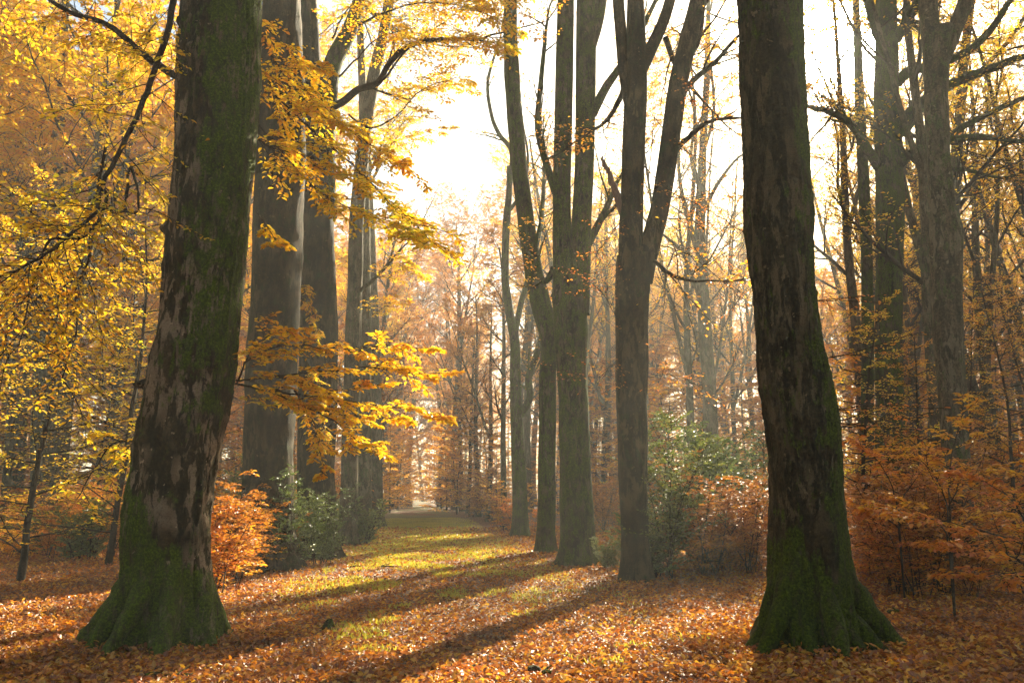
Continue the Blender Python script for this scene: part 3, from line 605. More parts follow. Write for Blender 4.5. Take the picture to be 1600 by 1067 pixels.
t4, C4, Q4, _ = rooted('beech_tree', 'slim pale leaning beech in the left row between two thicker stems', [(845, 528, 560), (740, 534, 560), (640, 536, 562), (534, 538, 563), (440, 543, 566), (340, 546, 568), (280, 552, 572), (200, 562, 582), (120, 574, 594), (60, 590, 606), (0, 600, 616), (-50, 608, 622)], 26, 'bark_pale', seed=3, topz=21, sides=28)
limb_part(t4, [(562, 455, 7), (585, 435, 6), (605, 415, 5), (628, 388, 3)], 26, 25, m='bark_pale', sides=8)
def sp4():
    mb = MB()
    for rows in ([(575, 440), (600, 430), (640, 420), (655, 428)], [(600, 420), (620, 400), (640, 410)], [(570, 500), (600, 480), (620, 470)], [(580, 190), (620, 150), (680, 130), (740, 140)], [(570, 260), (600, 230), (640, 215), (700, 200)]):
        mb = MB(); spray(mb, rows, 25, 24, 0.9, 0.8, 0.10); mb.flush(1, True); attach(mb.build('branch', [M['twig'], M['gold']]), t4)
sp4()
rooted('beech_tree', 'upright pale beech right behind the slim leaning one in the left row', [(838, 556, 582), (740, 558, 580), (640, 560, 580), (534, 560, 580), (440, 561, 578), (340, 563, 578), (240, 562, 575), (120, 560, 572), (0, 556, 566)], 31, 'bark_pale', seed=8, topz=22, sides=24)
rooted('beech_tree', 'straight greyish beech farther down the left row, half hidden by bushes', [(824, 578, 600), (740, 580, 598), (640, 580, 596), (534, 578, 593), (400, 575, 588), (300, 572, 583)], 41, 'bark_pale', seed=9, topz=20, sides=20)

# --- right row
r1, Cr1, Qr1, _ = rooted('beech_tree', 'slender crooked beech with a kinked stem, left of the three standing close together', [(834, 800, 826), (760, 801, 824), (700, 799, 821), (640, 797, 816), (590, 796, 814), (534, 797, 812), (490, 789, 803), (440, 783, 795), (390, 784, 795), (340, 786, 798), (300, 791, 801), (260, 792, 799)], 31, 'bark', seed=4, topz=None, sides=24)
limb_part(r1, [(795, 300, 9), (800, 240, 8), (780, 210, 7), (768, 180, 6), (762, 130, 5), (775, 80, 4)], 31, m='bark', sides=8)
limb_part(r1, [(812, 650, 12), (828, 620, 11), (826, 590, 11), (838, 555, 10), (848, 520, 9)], 31, 30.5, m='bark', sides=8)
limb_part(r1, [(805, 520, 10), (815, 470, 9), (830, 420, 8), (845, 350, 7), (850, 280, 6)], 31, 32, m='bark', sides=8)
limb_part(r1, [(795, 330, 7), (815, 300, 5), (825, 250, 4), (818, 200, 3)], 31, m='bark', sides=8)
STEM = []
r1b, C, Q, st = rooted('beech_tree', 'tall beech whose mossy stem sweeps left as it rises, beside the twin-stemmed beech', [(857, 838, 866), (800, 840, 868), (740, 840, 868), (640, 841, 868), (580, 842, 868), (534, 846, 872), (490, 833, 866), (440, 822, 852), (380, 814, 840), (320, 806, 832), (260, 799, 824), (200, 794, 818), (120, 788, 812), (50, 786, 808), (0, 787, 807), (-60, 789, 806)], 22.9, 'bark', seed=6, topz=22, sides=36, nl=6)
def r2():
    D = 19
    rows = [(876, 880, 930), (850, 878, 928), (800, 876, 926), (740, 875, 922), (640, 873, 920), (560, 870, 920), (500, 866, 920), (460, 864, 920), (430, 866, 915)]
    C, Q = prof(rows, D); C[0].z = -0.15
    root = make_tree('beech_tree', 'mossy green beech with flared foot whose trunk divides into two parallel stems', C[0])
    mb = MB(); pi = math.pi
    trunk_mesh(mb, C, Q, 64, 0.06, [(pi * 1.0, 0.36, 0.4, 6), (pi * 1.25, 0.3, 0.3, 10), (pi * 1.6, 0.3, 0.3, 9), (0, 0.34, 0.38, 7), (pi * 0.5, 0.3, 0.3, 7)], [], 0.04, 0, None, 2.2); attach(mb.build('trunk', M['bark']), root)
    a = limb_part(root, [(884, 490, 40), (880, 430, 32), (878, 360, 29), (878, 280, 28), (880, 200, 28), (882, 100, 28), (884, 0, 26), (884, -80, 24)], D, m='bark', sides=20, name='stem')
    b = limb_part(root, [(902, 490, 40), (906, 420, 34), (909, 340, 31), (913, 260, 30), (915, 150, 32), (916, 60, 32), (918, 0, 34), (922, -60, 26)], D, m='bark', sides=20, name='stem')
    c = limb_part(root, [(920, 80, 20), (935, 30, 18), (945, -30, 15)], D, m='bark', sides=12)
    limb_part(root, [(925, 180, 16), (945, 140, 14), (962, 115, 12), (985, 80, 10), (1010, 30, 9)], D, 18, m='bark', sides=10)
    limb_part(root, [(915, 390, 13), (935, 350, 12), (950, 320, 9), (958, 300, 7)], D, 19.5, m='bark', sides=8)
    limb_part(root, [(868, 300, 14), (855, 260, 12), (840, 200, 9), (845, 130, 8), (852, 60, 6)], D, 20, m='bark', sides=8)
    limb_part(root, [(866, 420, 12), (850, 440, 9), (838, 400, 7)], D, 20, m='bark', sides=8)
    st1 = up_from(a[0], a[1], 23); st2 = up_from(b[0], b[1], 23); mb = MB(); mb.tube(*st1, 12); mb.tube(*st2, 12); attach(mb.build('upper_stem', M['bark']), root)
    crown(root, [st1, st2], THIN, 'amber', 5, 0.7, 5, 0.09, zmin=13)
    return root
r2()
def r3():
    D = 15.3
    rows = [(905, 972, 1018), (850, 970, 1012), (800, 968, 1010), (740, 965, 1011), (640, 963, 1011), (534, 964, 1012), (470, 963, 1013), (430, 964, 1016), (400, 966, 1020)]
    C, Q = prof(rows, D); C[0].z = -0.15
    root = make_tree('beech_tree', 'forked brown beech rising behind the holly, with a broken stub at the fork', C[0])
    mb = MB(); trunk_mesh(mb, C, Q, 64, 0.06, [(k * 1.05 + 0.3, 0.22, 0.3, 8) for k in range(6)], [], 0.04, 0, None, 7.7); attach(mb.build('trunk', M['bark_brown']), root)
    a = limb_part(root, [(988, 440, 46), (986, 370, 38), (988, 300, 36), (990, 230, 36), (993, 160, 36), (994, 100, 34), (993, 0, 26), (992, -70, 22)], D, m='bark_brown', sides=20, name='stem')
    b = limb_part(root, [(1003, 440, 34), (1014, 390, 32), (1030, 330, 30), (1040, 270, 30), (1050, 200, 30), (1060, 130, 30), (1076, 60, 28), (1090, 0, 24), (1100, -70, 20)], D, 14.8, m='bark_brown', sides=20, name='stem')
    c = limb_part(root, [(984, 160, 20), (975, 110, 18), (970, 50, 18), (966, 0, 18), (962, -70, 15)], D, m='bark_brown', sides=14)
    d = limb_part(root, [(1000, 110, 24), (1018, 75, 20), (1036, 35, 18), (1047, 0, 17), (1060, -60, 14)], D, m='bark_brown', sides=14)
    limb_part(root, [(1068, 100, 16), (1090, 60, 12), (1098, 0, 10)], D, 15, m='bark_brown', sides=10)
    s_ = limb_part(root, [(974, 335, 13), (964, 305, 12), (956, 285, 10), (951, 268, 7), (944, 258, 8), (941, 244, 2)], D, 15.1, m='wood', sides=7, jit=0.02, name='stub', label='splintered reddish broken stub left of the fork')
    pass
    S = []
    for q in (a, b, c, d): S.append(up_from(q[0], q[1], 21))
    mb = MB()
    for s in S: mb.tube(*s, 12)
    attach(mb.build('upper_stem', M['bark_brown']), root)
    crown(root, S, THIN, 'amber', 4, 0.7, 4.5, 0.08, zmin=11)
    for rows, d1 in (([(1062, 150, 12), (1090, 120, 9), (1120, 95, 7), (1150, 60, 5)], 16), ([(1045, 250, 11), (1075, 215, 8), (1110, 190, 6), (1150, 185, 4)], 16.5), ([(1040, 60, 10), (1060, 110, 7), (1100, 160, 4)], 17), ([(975, 140, 10), (955, 180, 7), (935, 200, 4)], 16.5), ([(1012, 400, 9), (1050, 430, 6), (1090, 440, 4)], 14)):
        limb_part(root, rows, D, d1, m='bark_brown', sides=8, jit=0.012)
    mb = MB()   # fine arching twigs crossing the trunk and to its right
    for rows in ([(1005, 260), (1050, 300), (1110, 330), (1170, 370)], [(1010, 300), (1060, 310), (1130, 300), (1165, 310)], [(1020, 380), (1080, 400), (1130, 440), (1170, 480)], [(985, 600), (960, 570), (935, 590), (900, 585)], [(1008, 590), (1040, 585), (1075, 590)], [(985, 330), (960, 360), (930, 400), (905, 440)], [(1050, 230), (1100, 250), (1150, 290)], [(980, 540), (950, 470), (920, 440)], [(1050, 180), (1090, 150), (1140, 120)], [(1020, 340), (1090, 350), (1150, 420)]):
        P, Qs = pxpath([(x, y, 2) for x, y in rows], D, D - 1.5); P, Qs = smooth_path(P, Qs, 6, 0.02); k = len(P) - 1; mb.tube(P, [0.013 * (1 - 0.8 * i / k) for i in range(k + 1)], 4)
        for i in range(12): 
            a_ = random.randint(2, k - 1); grow(mb, P[a_], (P[a_] - P[a_ - 1]).normalized() + rv(0.9), random.uniform(0.4, 1.0), 0.005, 0, dict(SPR, nb=[4, 0], leaves=3, size=0.055, leafall=9, wander=[0.15, 0.2]))
    mb.flush(1, True); attach(mb.build('branch', [M['twig'], M['rust']]), root)
r3()
r4, C, Q, st = rooted('beech_tree', 'pale slim beech alone in the misty gap left of the nearest right beech', [(822, 1100, 1128), (700, 1100, 1124), (620, 1098, 1120), (534, 1092, 1113), (440, 1088, 1106), (360, 1086, 1102), (280, 1090, 1103), (200, 1094, 1105), (120, 1100, 1110), (60, 1102, 1110), (0, 1104, 1110)], 38, 'bark_pale', seed=4.4, topz=22, sides=20, leafm='amber', nl=12, S=lots(BIG, size=0.14))
for rows in ([(1092, 400, 9), (1075, 340, 8), (1062, 280, 6), (1060, 200, 4)], [(1095, 340, 7), (1120, 290, 6), (1150, 250, 4), (1180, 230, 3)], [(1096, 300, 7), (1080, 250, 5), (1085, 180, 4), (1070, 120, 3)], [(1098, 240, 6), (1115, 180, 5), (1112, 110, 4)], [(1095, 470, 8), (1070, 400, 6), (1040, 370, 4)]):
    limb_part(r4, rows, 38, 37, m='bark_pale', sides=8)

def r6():
    D = 24
    rows = [(855, 1366, 1420), (760, 1368, 1414), (640, 1370, 1412), (534, 1370, 1409), (440, 1370, 1409), (360, 1370, 1410), (300, 1370, 1411), (240, 1368, 1406), (180, 1366, 1402), (100, 1368, 1402), (0, 1370, 1400), (-60, 1372, 1398)]
    C, Q = prof(rows, D); C[0].z = -0.15
    root = make_tree('beech_tree', 'dark beech right below the sun sending out several long horizontal limbs to the right', C[0])
    mb = MB(); trunk_mesh(mb, C, Q, 40, 0.09, [], [], 0.03, 0, None, 9.1); attach(mb.build('trunk', M['bark']), root)
    L = [[(1405, 255, 20), (1425, 240, 16), (1470, 222, 14), (1520, 215, 11), (1570, 218, 8), (1640, 225, 5)],
         [(1405, 210, 26), (1425, 180, 24), (1450, 155, 20), (1490, 130, 16), (1540, 110, 13), (1600, 88, 10), (1660, 70, 8)],
         [(1440, 245, 12), (1480, 215, 11), (1520, 190, 10), (1560, 170, 9), (1610, 150, 6)],
         [(1400, 130, 20), (1425, 110, 16), (1470, 100, 13), (1520, 75, 12), (1560, 30, 10), (1590, -20, 8)],
         [(1372, 260, 16), (1350, 225, 14), (1330, 195, 12), (1295, 175, 9), (1265, 168, 6)],
         [(1400, 60, 18), (1420, 30, 15), (1440, -10, 12)], [(1385, 90, 14), (1365, 40, 12), (1350, -20, 9)],
         [(1480, 262, 7), (1520, 268, 6), (1560, 278, 4), (1590, 272, 2)]]
    for l in L: limb_part(root, l, D, D - 2.5, m='bark', sides=10, jit=0.02)
    st = up_from(C, Q, 22); st = (C[5:] + st[0][1:], Q[5:] + st[1][1:]); mb = MB(); mb.tube(st[0][len(C) - 6:], st[1][len(C) - 6:], 12); attach(mb.build('upper_stem', M['bark']), root)
    def ex(mb):
        for l in L[:6]:
            P, Qs = pxpath(l, D, D - 2.5)
            for i in range(8):
                a = random.randint(1, len(P) - 2); t = random.random(); p = P[a].lerp(P[a + 1], t); p0 = p
                grow(mb, p, (P[a + 1] - P[a]).normalized() + rv(0.8), random.uniform(1.2, 2.6), 0.022, 1, lots(BIG, leaves=7, size=0.085, nb=[0, 6, 0], wander=[0.1, 0.2, 0.2]))
    crown(root, [st], lots(THIN, leaves=8), 'gold', 12, 0.8, 4.5, 0.07, extra=ex, zmin=9)
    return root
r6()
rooted('beech_tree', 'thin straight companion stem close left of the dark many-limbed beech', [(850, 1346, 1366), (700, 1346, 1365), (534, 1346, 1365), (400, 1346, 1363), (250, 1340, 1356), (150, 1336, 1350), (60, 1334, 1346), (0, 1332, 1342)], 26.5, 'bark', seed=4.9, topz=20, sides=20, leafm='gold', nl=12, Lm=4.0, S=lots(BIG, leaves=13))
def r7():
    D = 15.5
    rows = [(900, 1478, 1530), (800, 1478, 1520), (700, 1473, 1512), (620, 1468, 1508), (534, 1460, 1502), (460, 1456, 1500), (400, 1455, 1503), (360, 1455, 1502), (320, 1453, 1488), (250, 1450, 1483), (150, 1446, 1479), (80, 1444, 1482), (50, 1443, 1490)]
    C, Q = prof(rows, D); C[0].z = -0.15
    root = make_tree('beech_tree', 'grey lichened beech at the right with a bulge halfway up and a forked top', C[0])
    mb = MB(); trunk_mesh(mb, C, Q, 56, 0.06, [], [(0.1, at(1495, 372, D).z, 0.13, 0.05)], 0.05, 0, None, 6.3); attach(mb.build('trunk', M['bark_pale']), root)
    a = limb_part(root, [(1460, 90, 32), (1453, 40, 28), (1450, 0, 27), (1446, -70, 24)], D, m='bark_pale', sides=16, name='stem')
    b = limb_part(root, [(1472, 90, 28), (1490, 50, 24), (1506, 10, 22), (1520, -40, 20)], D, m='bark_pale', sides=16, name='stem')
    S = [up_from(a[0], a[1], 20), up_from(b[0], b[1], 20)]; mb = MB()
    for s in S: mb.tube(*s, 12)
    attach(mb.build('upper_stem', M['bark_pale']), root)
    crown(root, S, THIN, 'gold', 5, 0.8, 4.5, 0.08, zmin=11)
r7()
# misty twin on the far left
tw, C, Q, st = rooted('beech_tree', 'broad misty twin-stemmed beech at the far left edge, fading into haze', [(832, 60, 100), (740, 66, 100), (640, 66, 99), (534, 66, 98), (440, 70, 96), (340, 74, 96), (240, 80, 98), (120, 88, 102), (0, 96, 108)], 33, 'bark_pale', seed=3.9, topz=22, sides=24, nl=10)
limb_part(tw, [(66, 830, 30), (62, 700, 26), (64, 560, 24), (50, 420, 22), (25, 300, 18), (10, 180, 14), (-20, 60, 12)], 33.6, m='bark_pale', sides=14, name='stem')
limb_part(tw, [(88, 400, 14), (105, 320, 12), (130, 230, 10), (150, 120, 8)], 33, m='bark_pale', sides=8)

# ------------------------------------------------------------------ prototypes to copy
def mature_proto(seed, S, leafm, h=21, r=0.26, nl=11, zl=6, lean=0.03, barkm='bark_pale', Lm=5.5, fork=True):
    random.seed(seed); root = thing('beech_tree', '', 'tree')
    P, Q = [Vector((0, 0, -0.2))], [r * 1.5]; d = Vector((random.uniform(-lean, lean), random.uniform(-lean, lean), 1)); p = P[0]
    for i in range(14):
        d = (d + Vector((random.uniform(-.05, .05), random.uniform(-.05, .05), 0.04))).normalized(); p = p + d * (h / 14); P.append(p); Q.append(r * (1.08 - 0.85 * ((i + 1) / 14) ** 1.3) if i else r * 1.05)
    mb = MB(); mb.tube(P, Q, 10)
    stems = [(P, Q)]
    if fork:
        a = random.randint(4, 7); ph = random.uniform(0, 6.28); q = P[a]; dd = Vector((math.cos(ph) * 0.35, math.sin(ph) * 0.35, 1)).normalized(); FP, FQ = [q], [Q[a] * 0.7]
        for i in range(9):
            dd = (dd + rv(0.06) + UP * 0.05).normalized(); q = q + dd * ((h - P[a].z) / 9.5); FP.append(q); FQ.append(Q[a] * 0.7 * (1 - 0.85 * (i + 1) / 9))
        mb.tube(FP, FQ, 8); stems.append((FP, FQ))
    mb.build('trunk', M[barkm], root)
    mb = MB()
    for (A, B) in stems:
        k = len(A) - 1; n_ = nl // len(stems)
        for i in range(n_):
            t = 0.3 + 0.7 * (i + random.random() * 0.6) / n_; f = min(t, 0.999) * k; a = int(f); q = A[a].lerp(A[a + 1], f - a)
            if q.z < zl: continue
            ph = i * 2.4 + random.random(); dd = Vector((math.cos(ph), math.sin(ph), random.uniform(0.5, 1.3))).normalized()
            grow(mb, q, dd, Lm * random.uniform(0.75, 1.2) * (1.2 - 0.5 * t), min(B[a] * 0.55, 0.09), 0, S)
    mb.flush(1); mb.build('crown', [M['twig'], M[leafm]], root); return root
def young_proto(seed, h=8.5, nb=46, z0=0.8, Lb=2.4, leafm='gold', size=0.078, leaves=7):
    random.seed(seed); root = thing('young_beech', '', 'tree')
    P, Q = [Vector((0, 0, -0.1))], [0.085]; p = P[0]; d = UP.copy()
    for i in range(12):
        d = (d + Vector((random.uniform(-.09, .09), random.uniform(-.09, .09), 0.06))).normalized(); p = p + d * (h / 12); P.append(p); Q.append(0.075 * (1 - 0.85 * (i + 1) / 12))
    mb = MB(); mb.tube(P, Q, 7); mb.build('trunk', M['twig'], root)
    mb = MB(); S = dict(SPR, seg=[6, 4], nb=[10, 0], leaves=leaves, size=size, ratio=[0.4], wander=[0.12, 0.16], trop=[0.005, -0.02])
    for i in range(nb):
        t = z0 / h + (1 - z0 / h) * (i / nb); f = min(t, 0.999) * 12; a = int(f); ph = i * 2.4 + random.uniform(-.4, .4)
        grow(mb, P[a].lerp(P[a + 1], f - a), Vector((math.cos(ph), math.sin(ph), random.uniform(0.0, 0.5))), Lb * (1.15 - 0.75 * t) * random.uniform(0.6, 1.2), 0.02, 0, S)
    mb.flush(1, True); mb.build('crown', [M['twig'], M[leafm]], root); return root
def sapling_proto(seed, h=2.0, leafm='rust', n=5, name='beech_sapling', size=0.085, nb=10, leaves=6, spread=0.35):
    random.seed(seed); root = thing(name, '', 'shrub'); mb = MB(); mt = MB()
    for s_ in range(n):
        ph = random.uniform(0, 6.28); d = Vector((math.cos(ph) * spread, math.sin(ph) * spread, 1)).normalized(); p = Vector((random.uniform(-.2, .2), random.uniform(-.2, .2), -0.05)); P = [p]
        hh = h * random.uniform(0.6, 1.1)
        for i in range(8): d = (d + rv(0.1)).normalized(); p = p + d * hh / 8; P.append(p)
        mt.tube(P, [0.012 * (1 - 0.8 * i / 8) for i in range(9)], 5)
        for i in range(nb):
            t = 0.15 + 0.85 * i / nb; f = min(t, 0.999) * 8; a = int(f); ph = i * 2.4 + random.random()
            grow(mb, P[a].lerp(P[a + 1], f - a), Vector((math.cos(ph), math.sin(ph), random.uniform(0, 0.7))), 0.42 * hh * (1.1 - 0.7 * t) * random.uniform(0.6, 1.3), 0.006, 0, dict(SPR, nb=[5, 0], leaves=leaves, size=size, seg=[5, 3]))
    mt.build('stem', M['twig'], root); mb.flush(1, True); mb.build('foliage', [M['twig'], M[leafm]], root); return root
def holly_proto(seed, h=2.2, w=1.1, n=9, name='holly_bush'):
    random.seed(seed); root = thing(name, '', 'shrub'); mb = MB(); mt = MB()
    for s_ in range(n):
        ph = random.uniform(0, 6.28); sp_ = random.uniform(0.05, 0.5) * w; d = Vector((math.cos(ph) * sp_, math.sin(ph) * sp_, 1)).normalized(); p = Vector((random.uniform(-.25, .25) * w, random.uniform(-.25, .25) * w, -0.05)); P = [p]; hh = h * random.uniform(0.5, 1.0)
        for i in range(8): d = (d + rv(0.1) + UP * 0.03).normalized(); p = p + d * hh / 8; P.append(p)
        mt.tube(P, [0.014 * (1 - 0.8 * i / 8) for i in range(9)], 5)
        for i in range(22):
            t = 0.10 + 0.90 * i / 22; f = min(t, 0.999) * 8; a = int(f); ph = i * 2.4 + random.random()
            grow(mb, P[a].lerp(P[a + 1], f - a), Vector((math.cos(ph), math.sin(ph), random.uniform(0.1, 1.0))), 0.30 * hh * (1.1 - 0.7 * t) * random.uniform(0.6, 1.4), 0.006, 0, dict(SPR, nb=[4, 0], leaves=8, size=0.062, seg=[4, 3], flat=1.3, wander=[0.15, 0.2], trop=[0.03, 0.02]))
    mt.build('stem', M['twig'], root); mb.flush(1, True, width=0.5); mb.build('foliage', [M['twig'], M['holly']], root); return root

FP = [mature_proto(11, FAR, 'gold', 26, 0.30, 20, 5, Lm=6.5), mature_proto(12, FAR, 'gold', 24, 0.24, 20, 4, Lm=6), mature_proto(13, FAR, 'gold', 28, 0.34, 22, 6, Lm=7), mature_proto(14, lots(FAR, leaves=14), 'gold', 25, 0.22, 20, 4, Lm=6), mature_proto(15, lots(FAR, leaves=26), 'gold', 21, 0.2, 22, 2.5, Lm=5.5)]
NP = [mature_proto(17, lots(FAR, leaves=10, size=0.13), 'gold', 21, 0.26, 14, 6, Lm=3.0, fork=False), mature_proto(18, lots(FAR, leaves=8, size=0.13), 'gold', 20, 0.22, 13, 7, Lm=2.8, fork=False), mature_proto(19, lots(FAR, leaves=8, size=0.13), 'gold', 19, 0.22, 12, 5, Lm=2.6)]
BP = [mature_proto(26, lots(FAR, leaves=5, size=0.10), 'gold', 26, 0.2, 20, 5, Lm=5.5), mature_proto(27, lots(FAR, leaves=5, size=0.10), 'gold', 25, 0.17, 19, 6, Lm=5)]
TP = [mature_proto(24, lots(FAR, leaves=9, size=0.12), 'gold', 25, 0.26, 16, 5, Lm=5.5), mature_proto(25, lots(FAR, leaves=8, size=0.12), 'gold', 24, 0.22, 15, 5, Lm=5)]
YP = [young_proto(21), young_proto(22, 7, 40, 0.6, 2.2), young_proto(23, 10, 52, 1.2, 2.6)]
SP = [sapling_proto(31, 2.0), sapling_proto(32, 1.5, n=4), sapling_proto(33, 2.6, n=6)]
HP = [holly_proto(41, 2.4, 1.1, 10), holly_proto(42, 1.5, 1.3, 9), holly_proto(43, 3.0, 0.8, 8)]
YF = [young_proto(61, 8, 40, 0.4, 2.3, 'gold', 0.17, 8), young_proto(62, 6.5, 36, 0.2, 2.4, 'gold', 0.19, 8), young_proto(63, 10, 46, 0.6, 2.6, 'gold', 0.17, 8)]
used = set()
def put(protos, k, x, y, rz, label, group, scale=1.0, leaf=None, z=None):
    p = protos[k % len(protos)]; mats = {'leaf_gold': M[leaf], 'leaf_rust': M[leaf], 'leaf_holly': M[leaf]} if leaf else None
    zz = gz(x, y) if z is None else z
    if id(p) not in used:
        used.add(id(p)); p.location = (x, y, zz); p.rotation_euler = (0, 0, rz); p.scale = (scale,) * 3; p['label'] = label
        if group: p['group'] = group
        for c in p.children: setm(c, mats)
        return p
    return dup(p, (x, y, zz), rz, label, group, scale, mats)
def gpt(px, py):        # ground point seen at a pixel
    x, y, z = ray(px, py); t = -EYE / z; return x * t, y * t

# hollies
for (px, py, k, s_, lb) in [
    (1010, 902, 1, 1.0, 'low bright green holly spilling round the foot of the forked brown beech'),
    (1040, 905, 2, 1.1, 'tall thin holly with pale shining leaves beside the forked brown beech'),
    (1095, 880, 0, 1.6, 'large dark holly bush between the forked beech and the nearest right beech'),
    (1165, 868, 0, 1.5, 'dark holly half hidden left of the nearest right beech'),
    (955, 888, 1, 0.55, 'small holly sprig at the edge of the path left of the forked brown beech'),
    (440, 888, 0, 1.0, 'glossy holly bush in front of the thick ridged trunk on the left'),
    (500, 880, 0, 0.85, 'holly bush at the edge of the track under the third left beech'),
    (385, 874, 2, 0.9, 'upright holly between the nearest left beech and the thick ridged trunk'),
    (130, 880, 1, 1.1, 'low spreading holly left of the foot of the nearest left beech'),
    (45, 868, 1, 0.9, 'low holly in sun at the far left edge'),
    (560, 850, 1, 1.2, 'holly bush below the slim pale beeches of the left row')]:
    x, y = gpt(px, py); o = put(HP, k, x, y, random.uniform(0, 6.28), lb, 'holly bushes in the undergrowth', s_, 'holly_lit' if ('pale' in lb or 'bright' in lb or 'sprig' in lb) else None)  # the sunlit hollies take the leaf with sunlight painted in
# saplings and thickets
def thick(n, x0, x1, y0, y1, leafs, label, group, smin=0.6, smax=1.1, protos=SP):
    for i in range(n):
        for t in range(20):
            px, py = random.uniform(x0, x1), random.uniform(y0, y1); x, y = gpt(px, py)
            if abs(x - cx(y)) > 3.5: break
        put(protos, random.randint(0, 2), x, y, random.uniform(0, 6.28), label, group, random.uniform(smin, smax), random.choice(leafs))
random.seed(99)
thick(24, 1370, 1680, 862, 950, ['rust', 'rust', 'amber', 'brown'], 'copper-leaved beech sapling in the thicket right of the nearest right beech', 'beech saplings of the right thicket', 0.45, 1.15)
thick(28, 1320, 1640, 835, 866, ['rust', 'amber', 'amber'], 'orange beech sapling at the back of the right thicket, below the grey lichened beech', 'beech saplings at the back of the right thicket', 0.8, 1.8)
thick(13, 1105, 1200, 880, 915, ['rust', 'rust', 'brown'], 'dark rusty sapling beneath the hollies between the forked beech and the nearest right beech', 'rusty saplings beneath the hollies', 0.6, 1.1)
thick(24, 330, 480, 880, 935, ['rust', 'brown', 'amber'], 'russet beech sapling between the nearest left beech and the path', 'russet saplings right of the nearest left beech', 0.6, 1.0)
thick(26, -40, 190, 835, 880, ['amber', 'rust'], 'low orange beech sapling in sun, left of the nearest left beech', 'sunlit saplings at the left edge', 0.6, 1.05)
thick(14, -40, 300, 812, 832, ['amber', 'rust', 'brown'], 'misty russet bush in the wood behind the nearest left beech', 'misty bushes behind the left beech', 0.8, 1.3)
thick(12, 770, 960, 815, 838, ['amber', 'rust', 'brown'], 'low rusty bush behind the crooked beeches of the right row', 'bushes behind the right row', 0.7, 1.2)
thick(14, 500, 615, 806, 840, ['rust', 'brown'], 'brown beech bush beyond the pale stems of the left row', 'bushes beyond the left row', 0.9, 1.5)
thick(10, 690, 790, 800, 818, ['rust', 'brown'], 'russet bush at the far right side of the track', 'bushes far along the track', 1.0, 1.8)
for i in range(8):
    x, y = gpt(*[(1385, 925), (1430, 900), (1560, 905), (1500, 935), (1590, 950), (1540, 870), (1450, 868), (1390, 880)][i])
# young beeches giving the gold layers at both sides
def yb(lst, leafs, label, group):
    for (px, D, k, s_) in lst:
        x = (px - 800) / FPX * D / 1.0; put(YP if D < 33 else YF, k, x, D, random.uniform(0, 6.28), label, group, s_, random.choice(leafs))
yb([(60, 15, 1, 0.95), (190, 18, 0, 1.0), (-20, 20, 2, 1.0), (215, 26, 0, 1.1), (280, 30, 2, 0.9), (150, 31, 2, 1.0)], ['gold'], 'golden young beech with layered branches left of the nearest left beech', 'golden young beeches on the left')
yb([(340, 34, 2, 1.1), (430, 40, 0, 1.2), (300, 42, 2, 1.2), (240, 46, 1, 1.4), (100, 44, 2, 1.3), (-30, 42, 1, 1.4), (30, 52, 2, 1.4), (190, 56, 2, 1.4), (500, 52, 2, 1.3), (380, 58, 2, 1.4)], ['amber', 'gold', 'brown'], 'amber young beech in the misty wood on the left', 'misty young beeches on the left')
yb([(1340, 19, 1, 0.9), (1440, 20, 1, 0.8), (1560, 18, 0, 0.75), (1500, 26, 2, 0.85), (1600, 30, 2, 1.0), (1400, 32, 0, 1.1), (1320, 34, 1, 1.2)], ['gold', 'gold', 'amber'], 'yellow young beech behind the orange thicket on the right', 'yellow young beeches on the right')
yb([(1100, 46, 0, 1.2), (1040, 52, 2, 1.2), (1170, 50, 1, 1.5), (930, 56, 0, 1.3), (980, 44, 1, 1.2), (1240, 42, 2, 1.2), (1480, 44, 2, 1.3), (1560, 48, 2, 1.4), (1340, 52, 2, 1.4), (870, 62, 2, 1.1), (1100, 64, 2, 1.5), (1020, 70, 2, 1.6), (1200, 70, 2, 1.6)], ['amber', 'gold', 'rust'], 'orange young beech in the sunny mist behind the right row', 'misty young beeches on the right')

random.seed(555)
def under(n, ya, yb_, side, off, leafs, label, group, smin, smax):
    for i in range(n):
        y = random.uniform(ya, yb_); xm = 0.70 * y + 3; x = random.uniform(-xm, cx(y) - off) if side < 0 else random.uniform(cx(y) + off, xm)
        put(YF, random.randint(0, 2), x, y, random.uniform(0, 6.28), label, group, random.uniform(smin, smax), random.choice(leafs))
under(26, 44, 95, 1, 6, ['amber', 'rust', 'gold', 'amber'], 'hazy young beech deep in the right wood', 'hazy young beeches deep in the right wood', 1.1, 1.7)
under(22, 32, 60, 1, 6.5, ['amber', 'rust', 'gold', 'amber'], 'low hazy orange young beech among the trunks just behind the right row', 'low young beeches just behind the right row', 0.6, 1.0)
under(8, 34, 60, -1, 6, ['amber', 'rust', 'amber'], 'low hazy orange young beech among the trunks behind the left row', 'low young beeches behind the left row', 0.6, 1.0)
under(26, 44, 95, -1, 5.5, ['amber', 'brown', 'gold', 'amber'], 'hazy young beech deep in the left wood', 'hazy young beeches deep in the left wood', 1.1, 1.7)
for (y, u_, k, s_) in [(29, 1.9, 0, 1.12), (36, -0.4, 1, 1.15), (47, 1.8, 0, 1.05), (58, 0.4, 0, 1.1), (44, 4.2, 1, 1.05), (38, 5.5, 0, 1.0), (50, 9, 1, 1.05)]:
    put(TP, k, (u_ + y * math.sin(SUN_AZ)) / math.cos(SUN_AZ), y, k + y, 'amber-crowned beech directly below the sun, behind the dark many-limbed beech', 'beeches below the sun', s_, 'gold')
